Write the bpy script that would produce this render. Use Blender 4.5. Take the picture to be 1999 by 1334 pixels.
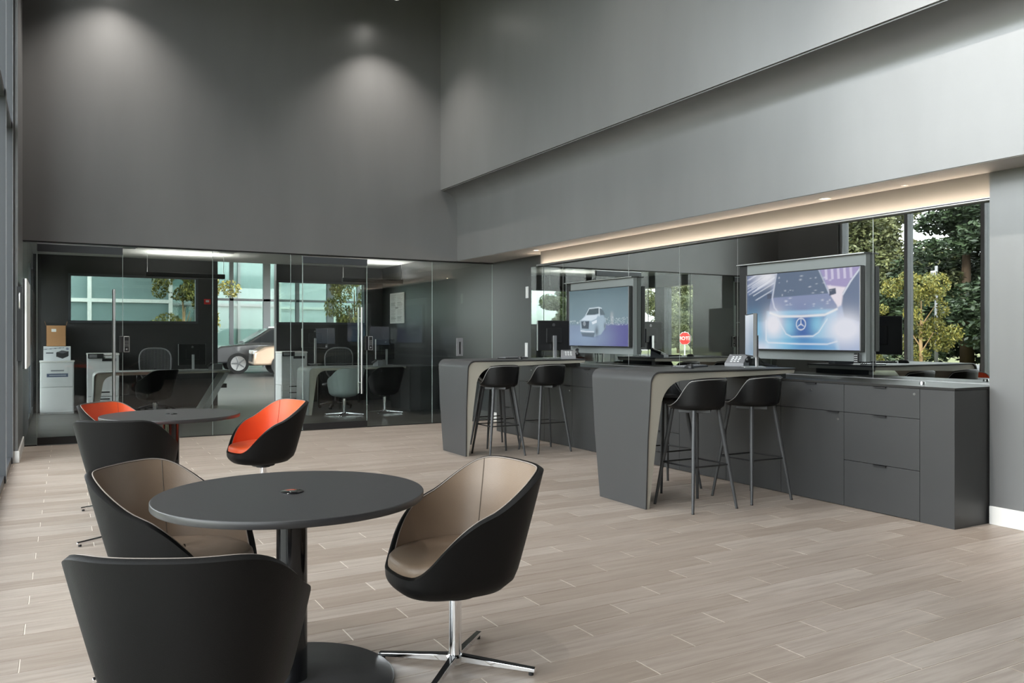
import bpy, bmesh, math, random
import numpy as np
from mathutils import Vector, Matrix

for o in list(bpy.data.objects): bpy.data.objects.remove(o)
SC = bpy.context.scene
COL = SC.collection
R = math.radians
random.seed(7)

# ------------------------------------------------------------------ camera, sky, sun, exposure
cam_data = bpy.data.cameras.new('camera')
cam_data.sensor_width = 36.0
cam_data.lens = 1590.0 / 1999.0 * 36.0
cam_data.shift_y = -10.0 / 1999.0
cam_data.clip_start = 0.05
cam = bpy.data.objects.new('camera', cam_data)
cam.location = (0, 0, 1.335)
cam.rotation_euler = (R(90), 0, R(-29.2))
COL.objects.link(cam)
SC.camera = cam

world = bpy.data.worlds.new('world'); SC.world = world
world.use_nodes = True
wn = world.node_tree.nodes; wl = world.node_tree.links
bg = wn['Background']
sky = wn.new('ShaderNodeTexSky')
try:
    sky.sky_type = 'NISHITA'; sky.sun_disc = False
    sky.sun_elevation = R(42); sky.sun_rotation = R(120); sky.dust_density = 2.0
except Exception: pass
hs = wn.new('ShaderNodeHueSaturation'); hs.inputs['Saturation'].default_value = 0.10
wl.new(sky.outputs['Color'], hs.inputs['Color'])
wl.new(hs.outputs['Color'], bg.inputs['Color'])
bg.inputs['Strength'].default_value = 0.95

sun_data = bpy.data.lights.new('sun', 'SUN'); sun_data.energy = 2.0; sun_data.angle = R(1.0)
sun_data.color = (1.0, 0.93, 0.82)
sun = bpy.data.objects.new('sun', sun_data); COL.objects.link(sun)
sd = Vector((0.62, 0.12, 0.72))            # direction towards the sun: over the roof of the building
sun.rotation_euler = sd.to_track_quat('Z', 'Y').to_euler()

SC.view_settings.view_transform = 'Standard'
SC.view_settings.look = 'None'
SC.view_settings.gamma = 1.0
SC.view_settings.use_curve_mapping = False
SC.view_settings.exposure = 1.35

# ------------------------------------------------------------------ materials
MATS = {}
def sock(n, name):
    for s in n.inputs:
        if s.name == name: return s
def mat(name, col=(0.5, 0.5, 0.5), rough=0.5, metal=0.0, spec=0.5, coat=0.0, noise=None, bump=None, emit=None, emit_s=1.0):
    """noise=(scale, amount, stretch) colour variation; bump=(scale, strength)"""
    if name in MATS: return MATS[name]
    m = bpy.data.materials.new(name); m.use_nodes = True
    nt = m.node_tree; b = nt.nodes['Principled BSDF']
    b.inputs['Base Color'].default_value = (*col, 1)
    b.inputs['Roughness'].default_value = rough
    b.inputs['Metallic'].default_value = metal
    sock(b, 'Specular IOR Level').default_value = spec
    sock(b, 'Coat Weight').default_value = coat
    tc = None
    if noise or bump:
        tc = nt.nodes.new('ShaderNodeTexCoord')
    if noise:
        mp = nt.nodes.new('ShaderNodeMapping'); mp.inputs['Scale'].default_value = noise[2] if len(noise) > 2 else (1, 1, 1)
        nt.links.new(tc.outputs['Object'], mp.inputs['Vector'])
        nz = nt.nodes.new('ShaderNodeTexNoise'); nz.inputs['Scale'].default_value = noise[0]; nz.inputs['Detail'].default_value = 5
        nt.links.new(mp.outputs['Vector'], nz.inputs['Vector'])
        mx = nt.nodes.new('ShaderNodeMix'); mx.data_type = 'RGBA'
        a = noise[1]
        mx.inputs[6].default_value = (*[c * (1 - a) for c in col], 1)
        mx.inputs[7].default_value = (*[min(1, c * (1 + a)) for c in col], 1)
        nt.links.new(nz.outputs['Fac'], mx.inputs[0]); nt.links.new(mx.outputs[2], b.inputs['Base Color'])
    if bump:
        nb = nt.nodes.new('ShaderNodeTexNoise'); nb.inputs['Scale'].default_value = bump[0]; nb.inputs['Detail'].default_value = 4
        nt.links.new(tc.outputs['Object'], nb.inputs['Vector'])
        bp = nt.nodes.new('ShaderNodeBump'); bp.inputs['Strength'].default_value = bump[1]; bp.inputs['Distance'].default_value = 0.003
        nt.links.new(nb.outputs['Fac'], bp.inputs['Height']); nt.links.new(bp.outputs['Normal'], b.inputs['Normal'])
    if emit:
        sock(b, 'Emission Color').default_value = (*emit, 1); sock(b, 'Emission Strength').default_value = emit_s
    MATS[name] = m
    return m

def glass_mat(name, tint=(0.93, 0.96, 0.95), ior=1.5, boost=1.0):
    m = bpy.data.materials.new(name); m.use_nodes = True
    nt = m.node_tree; nt.nodes.remove(nt.nodes['Principled BSDF'])
    out = nt.nodes['Material Output']
    tr = nt.nodes.new('ShaderNodeBsdfTransparent'); tr.inputs['Color'].default_value = (*tint, 1)
    gl = nt.nodes.new('ShaderNodeBsdfGlossy'); gl.inputs['Roughness'].default_value = 0.0
    lw = nt.nodes.new('ShaderNodeLayerWeight'); lw.inputs['Blend'].default_value = 0.5
    pw = nt.nodes.new('ShaderNodeMath'); pw.operation = 'POWER'; pw.inputs[1].default_value = 5.0
    nt.links.new(lw.outputs['Facing'], pw.inputs[0])
    f0 = ((ior - 1) / (ior + 1)) ** 2 * boost
    mu = nt.nodes.new('ShaderNodeMath'); mu.operation = 'MULTIPLY_ADD'; mu.inputs[1].default_value = 1 - f0; mu.inputs[2].default_value = f0; mu.use_clamp = True
    nt.links.new(pw.outputs[0], mu.inputs[0])
    mx = nt.nodes.new('ShaderNodeMixShader')
    nt.links.new(mu.outputs[0], mx.inputs[0]); nt.links.new(tr.outputs[0], mx.inputs[1]); nt.links.new(gl.outputs[0], mx.inputs[2])
    nt.links.new(mx.outputs[0], out.inputs['Surface'])
    MATS[name] = m
    return m

def attr_emit_mat(name, strength):
    """screen picture: colours stored on the screen's own vertices, given off as light"""
    m = bpy.data.materials.new(name); m.use_nodes = True
    nt = m.node_tree; b = nt.nodes['Principled BSDF']
    at = nt.nodes.new('ShaderNodeAttribute'); at.attribute_name = 'picture'
    b.inputs['Base Color'].default_value = (0.01, 0.01, 0.012, 1); b.inputs['Roughness'].default_value = 0.25
    nt.links.new(at.outputs['Color'], sock(b, 'Emission Color')); sock(b, 'Emission Strength').default_value = strength
    return m
def attr_print_mat(name, rough=0.6):
    m = bpy.data.materials.new(name); m.use_nodes = True
    nt = m.node_tree; b = nt.nodes['Principled BSDF']
    at = nt.nodes.new('ShaderNodeAttribute'); at.attribute_name = 'picture'
    nt.links.new(at.outputs['Color'], b.inputs['Base Color']); b.inputs['Roughness'].default_value = rough
    return m

M = {}
M['wall'] = mat('satin_charcoal_paint', (0.180, 0.180, 0.181), 0.38, metal=0.45, spec=0.8, noise=(2.2, 0.12, (1, 1, 0.25)), bump=(160, 0.05))
M['wall_dark'] = mat('dark_office_paint', (0.030, 0.030, 0.031), 0.5, noise=(3, 0.15))
M['panel'] = mat('satin_dark_panel', (0.045, 0.046, 0.048), 0.33, spec=0.8)
M['ceil'] = mat('black_ceiling_paint', (0.015, 0.015, 0.016), 0.8)
M['ceil_off'] = mat('pale_office_ceiling', (0.42, 0.42, 0.40), 0.8)
M['soffit'] = mat('soffit_paint', (0.42, 0.405, 0.39), 0.6)
M['cove'] = mat('cove_paint', (0.19, 0.187, 0.183), 0.6)
M['white'] = mat('white_trim_paint', (0.72, 0.71, 0.69), 0.45)
M['frame'] = mat('anodised_dark_frame', (0.075, 0.08, 0.088), 0.35, metal=0.3)
M['frame_light'] = mat('brushed_frame_face', (0.42, 0.43, 0.45), 0.4, metal=0.6)
M['black'] = mat('black_satin', (0.012, 0.012, 0.013), 0.4)
M['blackm'] = mat('black_matte', (0.010, 0.010, 0.010), 0.7)
M['leg'] = mat('stool_leg_black_stain', (0.045, 0.046, 0.048), 0.42, noise=(30, 0.2, (1, 1, 0.1)))
M['alu'] = mat('aluminium', (0.62, 0.62, 0.63), 0.32, metal=0.9)
M['chrome'] = mat('polished_chrome', (0.86, 0.86, 0.87), 0.06, metal=1.0)
M['steel'] = mat('brushed_steel', (0.55, 0.55, 0.55), 0.28, metal=1.0)
M['cab'] = mat('graphite_laminate', (0.034, 0.034, 0.0345), 0.42, noise=(4, 0.06))
M['cab_edge'] = mat('graphite_laminate_edge', (0.05, 0.05, 0.052), 0.35)
M['counter'] = mat('dark_stone_counter', (0.022, 0.021, 0.020), 0.38, spec=0.25, noise=(20, 0.15))
M['bar'] = mat('bar_graphite_skin', (0.052, 0.052, 0.053), 0.40, noise=(5, 0.05))
M['champ'] = mat('champagne_satin_lacquer', (0.40, 0.375, 0.315), 0.42)
M['table'] = mat('round_table_laminate', (0.032, 0.031, 0.032), 0.42, noise=(60, 0.12, (1, 0.2, 1)), bump=(120, 0.08))
M['tedge'] = mat('round_table_edge', (0.030, 0.029, 0.030), 0.4)
M['tblack'] = mat('gloss_black_metal', (0.008, 0.008, 0.009), 0.12)
M['leather'] = mat('black_leather', (0.006, 0.0058, 0.0058), 0.50, spec=0.16, bump=(260, 0.18))
M['stool_leather'] = mat('black_stool_leather', (0.006, 0.0058, 0.0058), 0.44, spec=0.22, bump=(260, 0.15))
M['beige'] = mat('taupe_leather', (0.185, 0.130, 0.090), 0.44, noise=(14, 0.06), bump=(240, 0.2))
M['orange'] = mat('orange_leather', (0.72, 0.085, 0.018), 0.45, noise=(14, 0.05), bump=(240, 0.2))
M['paleleather'] = mat('grey_green_leather', (0.30, 0.34, 0.33), 0.45)
M['stitch'] = mat('pale_stitching', (0.26, 0.22, 0.19), 0.7)
M['dstitch'] = mat('dark_seam', (0.10, 0.075, 0.055), 0.7)
M['dor'] = mat('dark_orange_seam', (0.42, 0.06, 0.02), 0.7)
M['gstitch'] = mat('grey_stitching', (0.30, 0.29, 0.28), 0.7)
M['paper'] = mat('white_paper', (0.75, 0.75, 0.73), 0.7)
M['whiteplastic'] = mat('white_plastic', (0.62, 0.63, 0.63), 0.4)
M['greyplastic'] = mat('grey_plastic', (0.20, 0.20, 0.21), 0.45)
M['cardboard'] = mat('brown_cardboard', (0.42, 0.22, 0.10), 0.8, noise=(8, 0.1))
M['glass'] = glass_mat('clear_partition_glass', (0.92, 0.95, 0.94), 1.5, 1.0)
M['wglass'] = glass_mat('window_glass', (0.93, 0.955, 0.95), 1.45, 1.0)
M['tglass'] = glass_mat('tinted_window_glass', (0.56, 0.62, 0.60), 1.45, 1.0)
M['gedge'] = mat('polished_glass_edge', (0.36, 0.42, 0.40), 0.2)
M['red'] = mat('red_sign', (0.55, 0.02, 0.02), 0.5)
M['tiregum'] = mat('tyre_rubber', (0.012, 0.012, 0.012), 0.7)
M['led'] = mat('warm_led_strip', (0.9, 0.85, 0.8), 0.5, emit=(1.0, 0.80, 0.60), emit_s=19.0)
M['lampface'] = mat('lamp_lens', (0.9, 0.9, 0.9), 0.5, emit=(1.0, 0.96, 0.9), emit_s=30.0)
M['lampoff'] = mat('soffit_lamp_lens', (0.9, 0.9, 0.85), 0.5, emit=(1.0, 0.85, 0.68), emit_s=2.5)
M['fill_glow'] = mat('office_fill_glow', (.9, .9, .9), .5, emit=(1, .97, .92), emit_s=60.0)  # glow added to brighten the office ceiling, not a lit lamp
M['ledgreen'] = mat('green_led', (0.1, 0.5, 0.3), 0.5, emit=(0.1, 0.8, 0.4), emit_s=1.5)

# black tinted mirror glass
mm = bpy.data.materials.new('tinted_mirror'); mm.use_nodes = True
b = mm.node_tree.nodes['Principled BSDF']
b.inputs['Base Color'].default_value = (0.39, 0.405, 0.395, 1); b.inputs['Metallic'].default_value = 1.0; b.inputs['Roughness'].default_value = 0.0
M['mirror'] = mm

# wood-look plank material: colour changes from plank to plank (world-position cell) with long grain
PW, PL, PO = 0.157, 0.955, 0.32
def plank_mat(name, ca, cb, dark):
    m = bpy.data.materials.new(name); m.use_nodes = True
    nt = m.node_tree; N = nt.nodes.new; L = nt.links.new
    b = nt.nodes['Principled BSDF']
    geo = N('ShaderNodeNewGeometry'); sep = N('ShaderNodeSeparateXYZ'); L(geo.outputs['Position'], sep.inputs[0])
    def mth(op, a, bb=None):
        n = N('ShaderNodeMath'); n.operation = op
        for i, v in enumerate((a, bb)):
            if v is None: continue
            if isinstance(v, (int, float)): n.inputs[i].default_value = v
            else: L(v, n.inputs[i])
        return n.outputs[0]
    row = mth('FLOOR', mth('DIVIDE', mth('SUBTRACT', sep.outputs[1], 3.463), PW))
    colm = mth('FLOOR', mth('DIVIDE', mth('SUBTRACT', mth('SUBTRACT', sep.outputs[0], 3.682 + PO), mth('MULTIPLY', row, PO)), PL))
    cmb = N('ShaderNodeCombineXYZ'); L(row, cmb.inputs[0]); L(colm, cmb.inputs[1])
    wnz = N('ShaderNodeTexWhiteNoise'); wnz.noise_dimensions = '2D'; L(cmb.outputs[0], wnz.inputs['Vector'])
    mp = N('ShaderNodeMapping'); mp.inputs['Scale'].default_value = (1.6, 22, 1)
    add = N('ShaderNodeVectorMath'); add.operation = 'ADD'; L(geo.outputs['Position'], add.inputs[0])
    sc = N('ShaderNodeVectorMath'); sc.operation = 'SCALE'; sc.inputs['Scale'].default_value = 9.0; L(wnz.outputs['Color'], sc.inputs[0])
    L(sc.outputs[0], add.inputs[1]); L(add.outputs[0], mp.inputs['Vector'])
    nz = N('ShaderNodeTexNoise'); nz.inputs['Scale'].default_value = 1.5; nz.inputs['Detail'].default_value = 7; nz.inputs['Roughness'].default_value = 0.62
    L(mp.outputs['Vector'], nz.inputs['Vector'])
    mx = N('ShaderNodeMix'); mx.data_type = 'RGBA'; mx.inputs[6].default_value = (*ca, 1); mx.inputs[7].default_value = (*cb, 1)
    L(wnz.outputs['Value'], mx.inputs[0])
    rp = N('ShaderNodeValToRGB'); rp.color_ramp.elements[0].position = 0.40; rp.color_ramp.elements[1].position = 0.66
    rp.color_ramp.elements[0].color = (0, 0, 0, 1); rp.color_ramp.elements[1].color = (1, 1, 1, 1)
    L(nz.outputs['Fac'], rp.inputs[0])
    m2 = N('ShaderNodeMix'); m2.data_type = 'RGBA'; m2.inputs[7].default_value = (*dark, 1)
    f = mth('MULTIPLY', rp.outputs[0], 0.55); L(f, m2.inputs[0]); L(mx.outputs[2], m2.inputs[6])
    L(m2.outputs[2], b.inputs['Base Color'])
    b.inputs['Roughness'].default_value = 0.42
    bp = N('ShaderNodeBump'); bp.inputs['Strength'].default_value = 0.12; bp.inputs['Distance'].default_value = 0.002
    L(nz.outputs['Fac'], bp.inputs['Height']); L(bp.outputs['Normal'], b.inputs['Normal'])
    return m
M['plank'] = plank_mat('wood_look_tile', (0.335, 0.272, 0.225), (0.44, 0.375, 0.325), (0.235, 0.182, 0.145))
M['plankd'] = plank_mat('grey_wood_look_tile', (0.062, 0.060, 0.058), (0.085, 0.082, 0.08), (0.045, 0.044, 0.043))
M['grout'] = mat('cream_grout', (0.78, 0.71, 0.62), 0.8)

# ------------------------------------------------------------------ mesh helpers
class MB:
    def __init__(s): s.v = []; s.f = []
    def add(s, vs, fs):
        n = len(s.v); s.v += [tuple(p) for p in vs]; s.f += [tuple(i + n for i in q) for q in fs]; return s
    def box(s, x0, x1, y0, y1, z0, z1):
        return s.add([(x0, y0, z0), (x1, y0, z0), (x1, y1, z0), (x0, y1, z0), (x0, y0, z1), (x1, y0, z1), (x1, y1, z1), (x0, y1, z1)],
                     [(0, 3, 2, 1), (4, 5, 6, 7), (0, 1, 5, 4), (1, 2, 6, 5), (2, 3, 7, 6), (3, 0, 4, 7)])
    def prism(s, poly, a, b, axis='y', fn=None):
        """extrude a 2D polygon (first, second) along axis from a to b"""
        n = len(poly); vs = []
        for t in (a, b):
            for p, q in poly:
                vs.append({'x': (t, p, q), 'y': (p, t, q), 'z': (p, q, t)}[axis])
        fs = [tuple(range(n))[::-1], tuple(range(n, 2 * n))] + [(i, (i + 1) % n, n + (i + 1) % n, n + i) for i in range(n)]
        if fn: vs = [fn(v) for v in vs]
        return s.add(vs, fs)
    def cyl(s, p0, p1, r0, r1=None, n=16, caps=True):
        r1 = r0 if r1 is None else r1
        p0, p1 = Vector(p0), Vector(p1); d = (p1 - p0).normalized()
        a = d.orthogonal().normalized(); c = d.cross(a)
        vs = []
        for p, r in ((p0, r0), (p1, r1)):
            for i in range(n):
                t = 2 * math.pi * i / n; vs.append(p + a * (r * math.cos(t)) + c * (r * math.sin(t)))
        fs = [(i, (i + 1) % n, n + (i + 1) % n, n + i) for i in range(n)]
        if caps: fs += [tuple(range(n))[::-1], tuple(range(n, 2 * n))]
        return s.add(vs, fs)
    def tube(s, pts, r, n=8, closed=False):
        pts = [Vector(p) for p in pts]; m = len(pts); vs = []; up = None
        for i, p in enumerate(pts):
            if closed: d = pts[(i + 1) % m] - pts[i - 1]
            else: d = pts[min(i + 1, m - 1)] - pts[max(i - 1, 0)]
            d.normalize()
            if up is None: up = d.orthogonal().normalized()
            up = (up - d * up.dot(d)).normalized(); c = d.cross(up)
            rr = r[i] if isinstance(r, (list, tuple)) else r
            for k in range(n):
                t = 2 * math.pi * k / n; vs.append(p + up * (rr * math.cos(t)) + c * (rr * math.sin(t)))
        fs = []
        for i in range(m if closed else m - 1):
            j = (i + 1) % m
            for k in range(n): fs.append((i * n + k, i * n + (k + 1) % n, j * n + (k + 1) % n, j * n + k))
        if not closed: fs += [tuple(range(n))[::-1], tuple(range((m - 1) * n, m * n))]
        return s.add(vs, fs)
    def lathe(s, prof, n=32, c=(0, 0, 0), cap=True):
        vs = []; m = len(prof)
        for r, z in prof:
            for k in range(n):
                t = 2 * math.pi * k / n; vs.append((c[0] + r * math.cos(t), c[1] + r * math.sin(t), c[2] + z))
        fs = [(i * n + k, i * n + (k + 1) % n, (i + 1) * n + (k + 1) % n, (i + 1) * n + k) for i in range(m - 1) for k in range(n)]
        if cap: fs += [tuple(range(n))[::-1], tuple(range((m - 1) * n, m * n))]
        return s.add(vs, fs)
    def grid(s, P, closed_u=False):
        """P[i][j] rows of points"""
        m = len(P); n = len(P[0]); vs = [p for r in P for p in r]; fs = []
        for i in range(m - 1):
            for j in range(n if closed_u else n - 1):
                k = (j + 1) % n; fs.append((i * n + j, i * n + k, (i + 1) * n + k, (i + 1) * n + j))
        return s.add(vs, fs)
    def mesh(s, name, smooth=False, fix=True):
        me = bpy.data.meshes.new(name); me.from_pydata(s.v, [], s.f)
        if fix:
            bm = bmesh.new(); bm.from_mesh(me); bmesh.ops.recalc_face_normals(bm, faces=bm.faces); bm.to_mesh(me); bm.free()
        if smooth: me.shade_smooth()
        me.update(); return me
    def build(s, name, material, parent=None, smooth=False, bevel=0.0, seg=2, angle=None, fix=True, loc=None, rz=0.0):
        me = s.mesh(name, smooth or angle is not None, fix); me.materials.append(material)
        if angle is not None:
            me.set_sharp_from_angle(angle=R(angle))
        o = bpy.data.objects.new(name, me); COL.objects.link(o)
        if parent: o.parent = parent
        if loc is not None: o.location = loc
        if rz: o.rotation_euler.z = rz
        if bevel:
            b = o.modifiers.new('bevel', 'BEVEL'); b.width = bevel; b.segments = seg; b.limit_method = 'ANGLE'; b.angle_limit = R(35)
            if smooth or angle is not None: pass
        return o
def tag(o, label, cat, group=None):
    o['label'] = label; o['category'] = cat
    if group: o['group'] = group
    return o
def empty(name, loc=(0, 0, 0), rz=0.0, parent=None):
    o = bpy.data.objects.new(name, None); o.empty_display_size = 0.1; o.location = loc; o.rotation_euler.z = rz
    COL.objects.link(o)
    if parent: o.parent = parent
    return o
def thing(name, label, cat, loc=(0, 0, 0), rz=0.0, group=None):
    return tag(empty(name, loc, rz), label, cat, group)
def struct(o, label=None):
    o['kind'] = 'structure'
    if label: o['label'] = label
    return o
def bx(name, m, p, x0, x1, y0, y1, z0, z1, bevel=0.0, seg=2):
    return MB().box(x0, x1, y0, y1, z0, z1).build(name, m, p, bevel=bevel, seg=seg)
def copy_tree(o, parent=None):
    c = o.copy(); COL.objects.link(c)
    if parent: c.parent = parent
    for ch in list(o.children): copy_tree(ch, c)
    return c
def place(o, loc, rz, label=None, group=None):
    o.location = loc; o.rotation_euler.z = rz
    if label: o['label'] = label
    if group: o['group'] = group
    return o
def picture(name, W, H, fn, material, parent, origin, ux, uz, nx=160, ny=90):
    """flat picture on a rectangle: fn(u, v) -> rgb arrays, u to the right, v downwards, linear colours"""
    u, v = np.meshgrid(np.linspace(0, 1, nx), np.linspace(0, 1, ny))
    rgb = fn(u, v)
    o0 = np.array(origin); ux = np.array(ux); uz = np.array(uz)
    P = o0[None, None] + u[..., None] * W * ux + (1 - v[..., None]) * H * uz
    vs = P.reshape(-1, 3)
    i = np.arange(nx * ny).reshape(ny, nx)
    fs = np.stack([i[1:, :-1], i[1:, 1:], i[:-1, 1:], i[:-1, :-1]], -1).reshape(-1, 4)
    me = bpy.data.meshes.new(name); me.from_pydata(vs.tolist(), [], fs.tolist())
    at = me.color_attributes.new('picture', 'FLOAT_COLOR', 'POINT')
    c = np.concatenate([np.clip(rgb, 0, 4), np.ones(rgb.shape[:2] + (1,))], -1).astype(np.float32).reshape(-1)
    at.data.foreach_set('color', c)
    me.materials.append(material)
    o = bpy.data.objects.new(name, me); COL.objects.link(o)
    if parent: o.parent = parent
    return o

# ------------------------------------------------------------------ the room: sizes
XL, XS = -0.46, -0.36          # curtain wall plane, face of the solid stub wall
YG, YB, YN = 11.49, 16.5, -4.2  # glass partition, office rear wall, near end of the hall
XR, XP = 6.06, 5.80            # right wall, pilaster face
XB1, XB2 = 5.42, 5.14          # lower and upper bulkhead faces
ZG, ZC, ZS, ZU = 2.497, 6.55, 2.505, 3.578
ZO = 2.78                      # office ceiling

# floor: grout bed with planks
fl = bx('floor', M['grout'], None, XL - .3, XR + .2, YN, YG + .02, -0.12, -0.002); struct(fl)
pm = MB()
g, bv = 0.0019, 0.0012
def plank_mesh(x0, x1, y0, y1):
    m = MB(); z0, z1 = -0.006, 0.0
    m.add([(x0, y0, z0), (x1, y0, z0), (x1, y1, z0), (x0, y1, z0),
           (x0, y0, z1 - bv), (x1, y0, z1 - bv), (x1, y1, z1 - bv), (x0, y1, z1 - bv),
           (x0 + bv, y0 + bv, z1), (x1 - bv, y0 + bv, z1), (x1 - bv, y1 - bv, z1), (x0 + bv, y1 - bv, z1)],
          [(0, 1, 5, 4), (1, 2, 6, 5), (2, 3, 7, 6), (3, 0, 4, 7), (4, 5, 9, 8), (5, 6, 10, 9), (6, 7, 11, 10), (7, 4, 8, 11), (8, 9, 10, 11)])
    return m
SY, CY = math.sin(R(29.2)), math.cos(R(29.2))
planks = []
r0 = int(math.floor((YN - 3.463) / PW)); r1 = int(math.ceil((YG - 3.463) / PW))
for r_ in range(r0, r1):
    ya, yb = 3.463 + r_ * PW, min(3.463 + (r_ + 1) * PW, YG)
    off = 3.682 + PO + r_ * PO
    k0 = int(math.floor((XL - off) / PL)) - 1; k1 = int(math.ceil((XR - off) / PL)) + 1
    for k in range(k0, k1):
        xa, xb = max(off + k * PL, XL - .1), min(off + (k + 1) * PL, XR)
        if xb - xa < 0.03: continue
        mx_, my_ = (xa + xb) / 2, (ya + yb) / 2
        t = mx_ * SY + my_ * CY
        vis = False
        if t > 0.5:
            u = (mx_ * CY - my_ * SY) / t * 1590; w = 1.335 / t * 1590
            vis = -1080 < u < 1080 and w < 720 and not (mx_ > 5.42 and my_ > 3.4)
        planks.append((0 if vis else 1, t if t > 0 else 99, xa, xb, ya, yb))
planks.sort()
shared = {}
rest = MB(); cnt = 0
for visf, t, xa, xb, ya, yb in planks:
    w = round(xb - xa, 4); hgt = round(yb - ya, 4)
    if visf == 0 and cnt < 300:
        cnt += 1
        key = (w, hgt)
        if key not in shared:
            me = plank_mesh(-w / 2 + g, w / 2 - g, -hgt / 2 + g, hgt / 2 - g).mesh('plank'); me.materials.append(M['plank']); shared[key] = me
        o = bpy.data.objects.new('plank', shared[key]); COL.objects.link(o); o.parent = fl
        o.location = ((xa + xb) / 2, (ya + yb) / 2, 0)
    else:
        q = plank_mesh(xa + g, xb - g, ya + g, yb - g); rest.add(q.v, q.f)
pr = rest.build('planks_beyond', M['plank'], fl, fix=False); pr['kind'] = 'stuff'
struct(bx('floor_office', M['plankd'], None, XL - .3, 12.5, YG + .02, 37.0, -0.12, -0.001))

# ceilings and upper walls
struct(bx('ceiling', M['ceil'], None, XL - .3, XR + 1, YN - .2, YG + .3, ZC, ZC + .2))
struct(bx('wall_back', M['wall'], None, XS - .4, XR + .6, YG - .05, YG + .2, ZG, ZC))
struct(bx('trim_1', M['black'], None, XS, XR, YG - .03, YG + .03, ZG - .012, ZG - .001), 'thin black channel along the head of the glass partition')
# right-hand bulkheads with the curved cove between them
pf = [(XB1, ZS)]
pf += [(XB1, 3.32)]
for i in range(1, 13):
    a = i / 12 * math.pi / 2
    pf.append((XB1 - 0.26 * (1 - math.cos(a)), 3.32 + (ZU - .012 - 3.32) * math.sin(a)))
pf += [(XB2 + .02, ZU - .012), (XB2 + .02, ZU), (XB2, ZU), (XB2, ZC), (XR + .6, ZC), (XR + .6, ZS + .22), (5.79, ZS + .22), (5.79, ZS)]
bk = MB().prism(pf, YN, YG - .05, 'y').build('wall_right_bulkhead', M['wall'], None, angle=30); struct(bk, 'charcoal double bulkhead with a curved cove over the mirror wall')
# solid soffit where the cove slot ends (left end by the partition, right end over the pilaster)
struct(bx('ceiling_soffit_far', M['soffit'], None, XB1 + .01, XR + .5, 9.98, YG, ZS + .001, ZS + .2))
struct(bx('ceiling_soffit_near', M['soffit'], None, 5.78, XR + .5, YN, 3.42, ZS + .001, ZS + .2))
struct(bx('ceiling_soffit', M['soffit'], None, XB1 + .012, 5.79, YN, YG - .05, ZS - .004, ZS - .001))
# right wall and pilaster
struct(bx('wall_right', M['panel'], None, XR, XR + .2, 3.3, YB + .2, 0, ZO + .05))
struct(bx('wall_right_cove', M['cove'], None, XR - .012, XR - .001, 3.44, 9.98, 2.36, ZS + .21))
struct(bx('wall_right_pilaster', M['wall'], None, XP, XR + .4, YN, 3.405, 0, ZS - .002))
struct(bx('baseboard_right', M['white'], None, XP - .016, XP, YN, 3.40, 0, .13, bevel=.004))
struct(bx('baseboard_right_far', M['white'], None, XR - .016, XR, 10.14, YG - .03, 0, .13, bevel=.004))
struct(bx('wall_near', M['ceil'], None, XL - .3, XR + .6, YN - .2, YN, 0, ZC))
# left stub wall (solid) from the last window to the rear of the office, with window band in the office
struct(bx('wall_left', M['wall'], None, XS - .30, XS, 10.05, 13.85, 0, ZG))
struct(bx('wall_left_upper', M['wall'], None, XS - .30, XS, 10.05, YB + .2, ZG, ZC))
struct(bx('wall_left_far', M['wall_dark'], None, XS - .30, XS, 16.32, YB + .2, 0, ZG))
struct(bx('wall_left_sill', M['wall_dark'], None, XS - .30, XS, 13.85, 16.32, 0, .12))
struct(bx('baseboard_left', M['white'], None, XS, XS + .016, 10.04, YG - .01, 0, .125, bevel=.004))
struct(bx('baseboard_left_end', M['white'], None, XS - .12, XS + .016, 10.032, 10.049, 0, .125, bevel=.004))

struct(bx('wall_left_near', M['ceil'], None, XL - .30, XL + .06, YN, 10.05 - 10.4 - .001, 0, ZC))
# curtain wall along the left: one window per bay
bay = 1.30
edges = [10.05 - bay * i for i in range(0, 9)]
n_w = 1
def window_bay(y0, y1, idx, zt=ZC, transoms=(0.06, 3.55, 5.2)):
    w = struct(empty('window_%d' % idx, (XL, y0, 0)), 'tall dark framed curtain wall window bay')
    L = y1 - y0
    bx('mullion', M['frame'], w, -.10, .055, L - .065, L, 0, zt)
    bx('mullion_face', M['frame_light'], w, .055, .06, L - .06, L - .005, 0, zt)
    for z in transoms: bx('transom', M['frame'], w, -.10, .045, 0, L - .065, z - .035 if z > .1 else 0, z + .035 if z > .1 else .07)
    zs = [.07] + [z for z in transoms if z > .1] + [zt]
    for a, c in zip(zs[:-1], zs[1:]):
        bx('pane', M['wglass'], w, -.033, -.027, .0, L - .065, a + (.035 if a > .1 else 0), c - .035)
    return w
for i in range(len(edges) - 1):
    window_bay(edges[i + 1], edges[i], n_w); n_w += 1
for (a, c) in ((13.85, 15.12), (15.12, 16.32)):
    window_bay(a, c, n_w, ZG, (0.06,)); n_w += 1
bx('mullion', M['frame'], bpy.data.objects['window_%d' % (n_w - 1)], -.12, .10, -.17, .17, 0, ZG)

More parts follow.
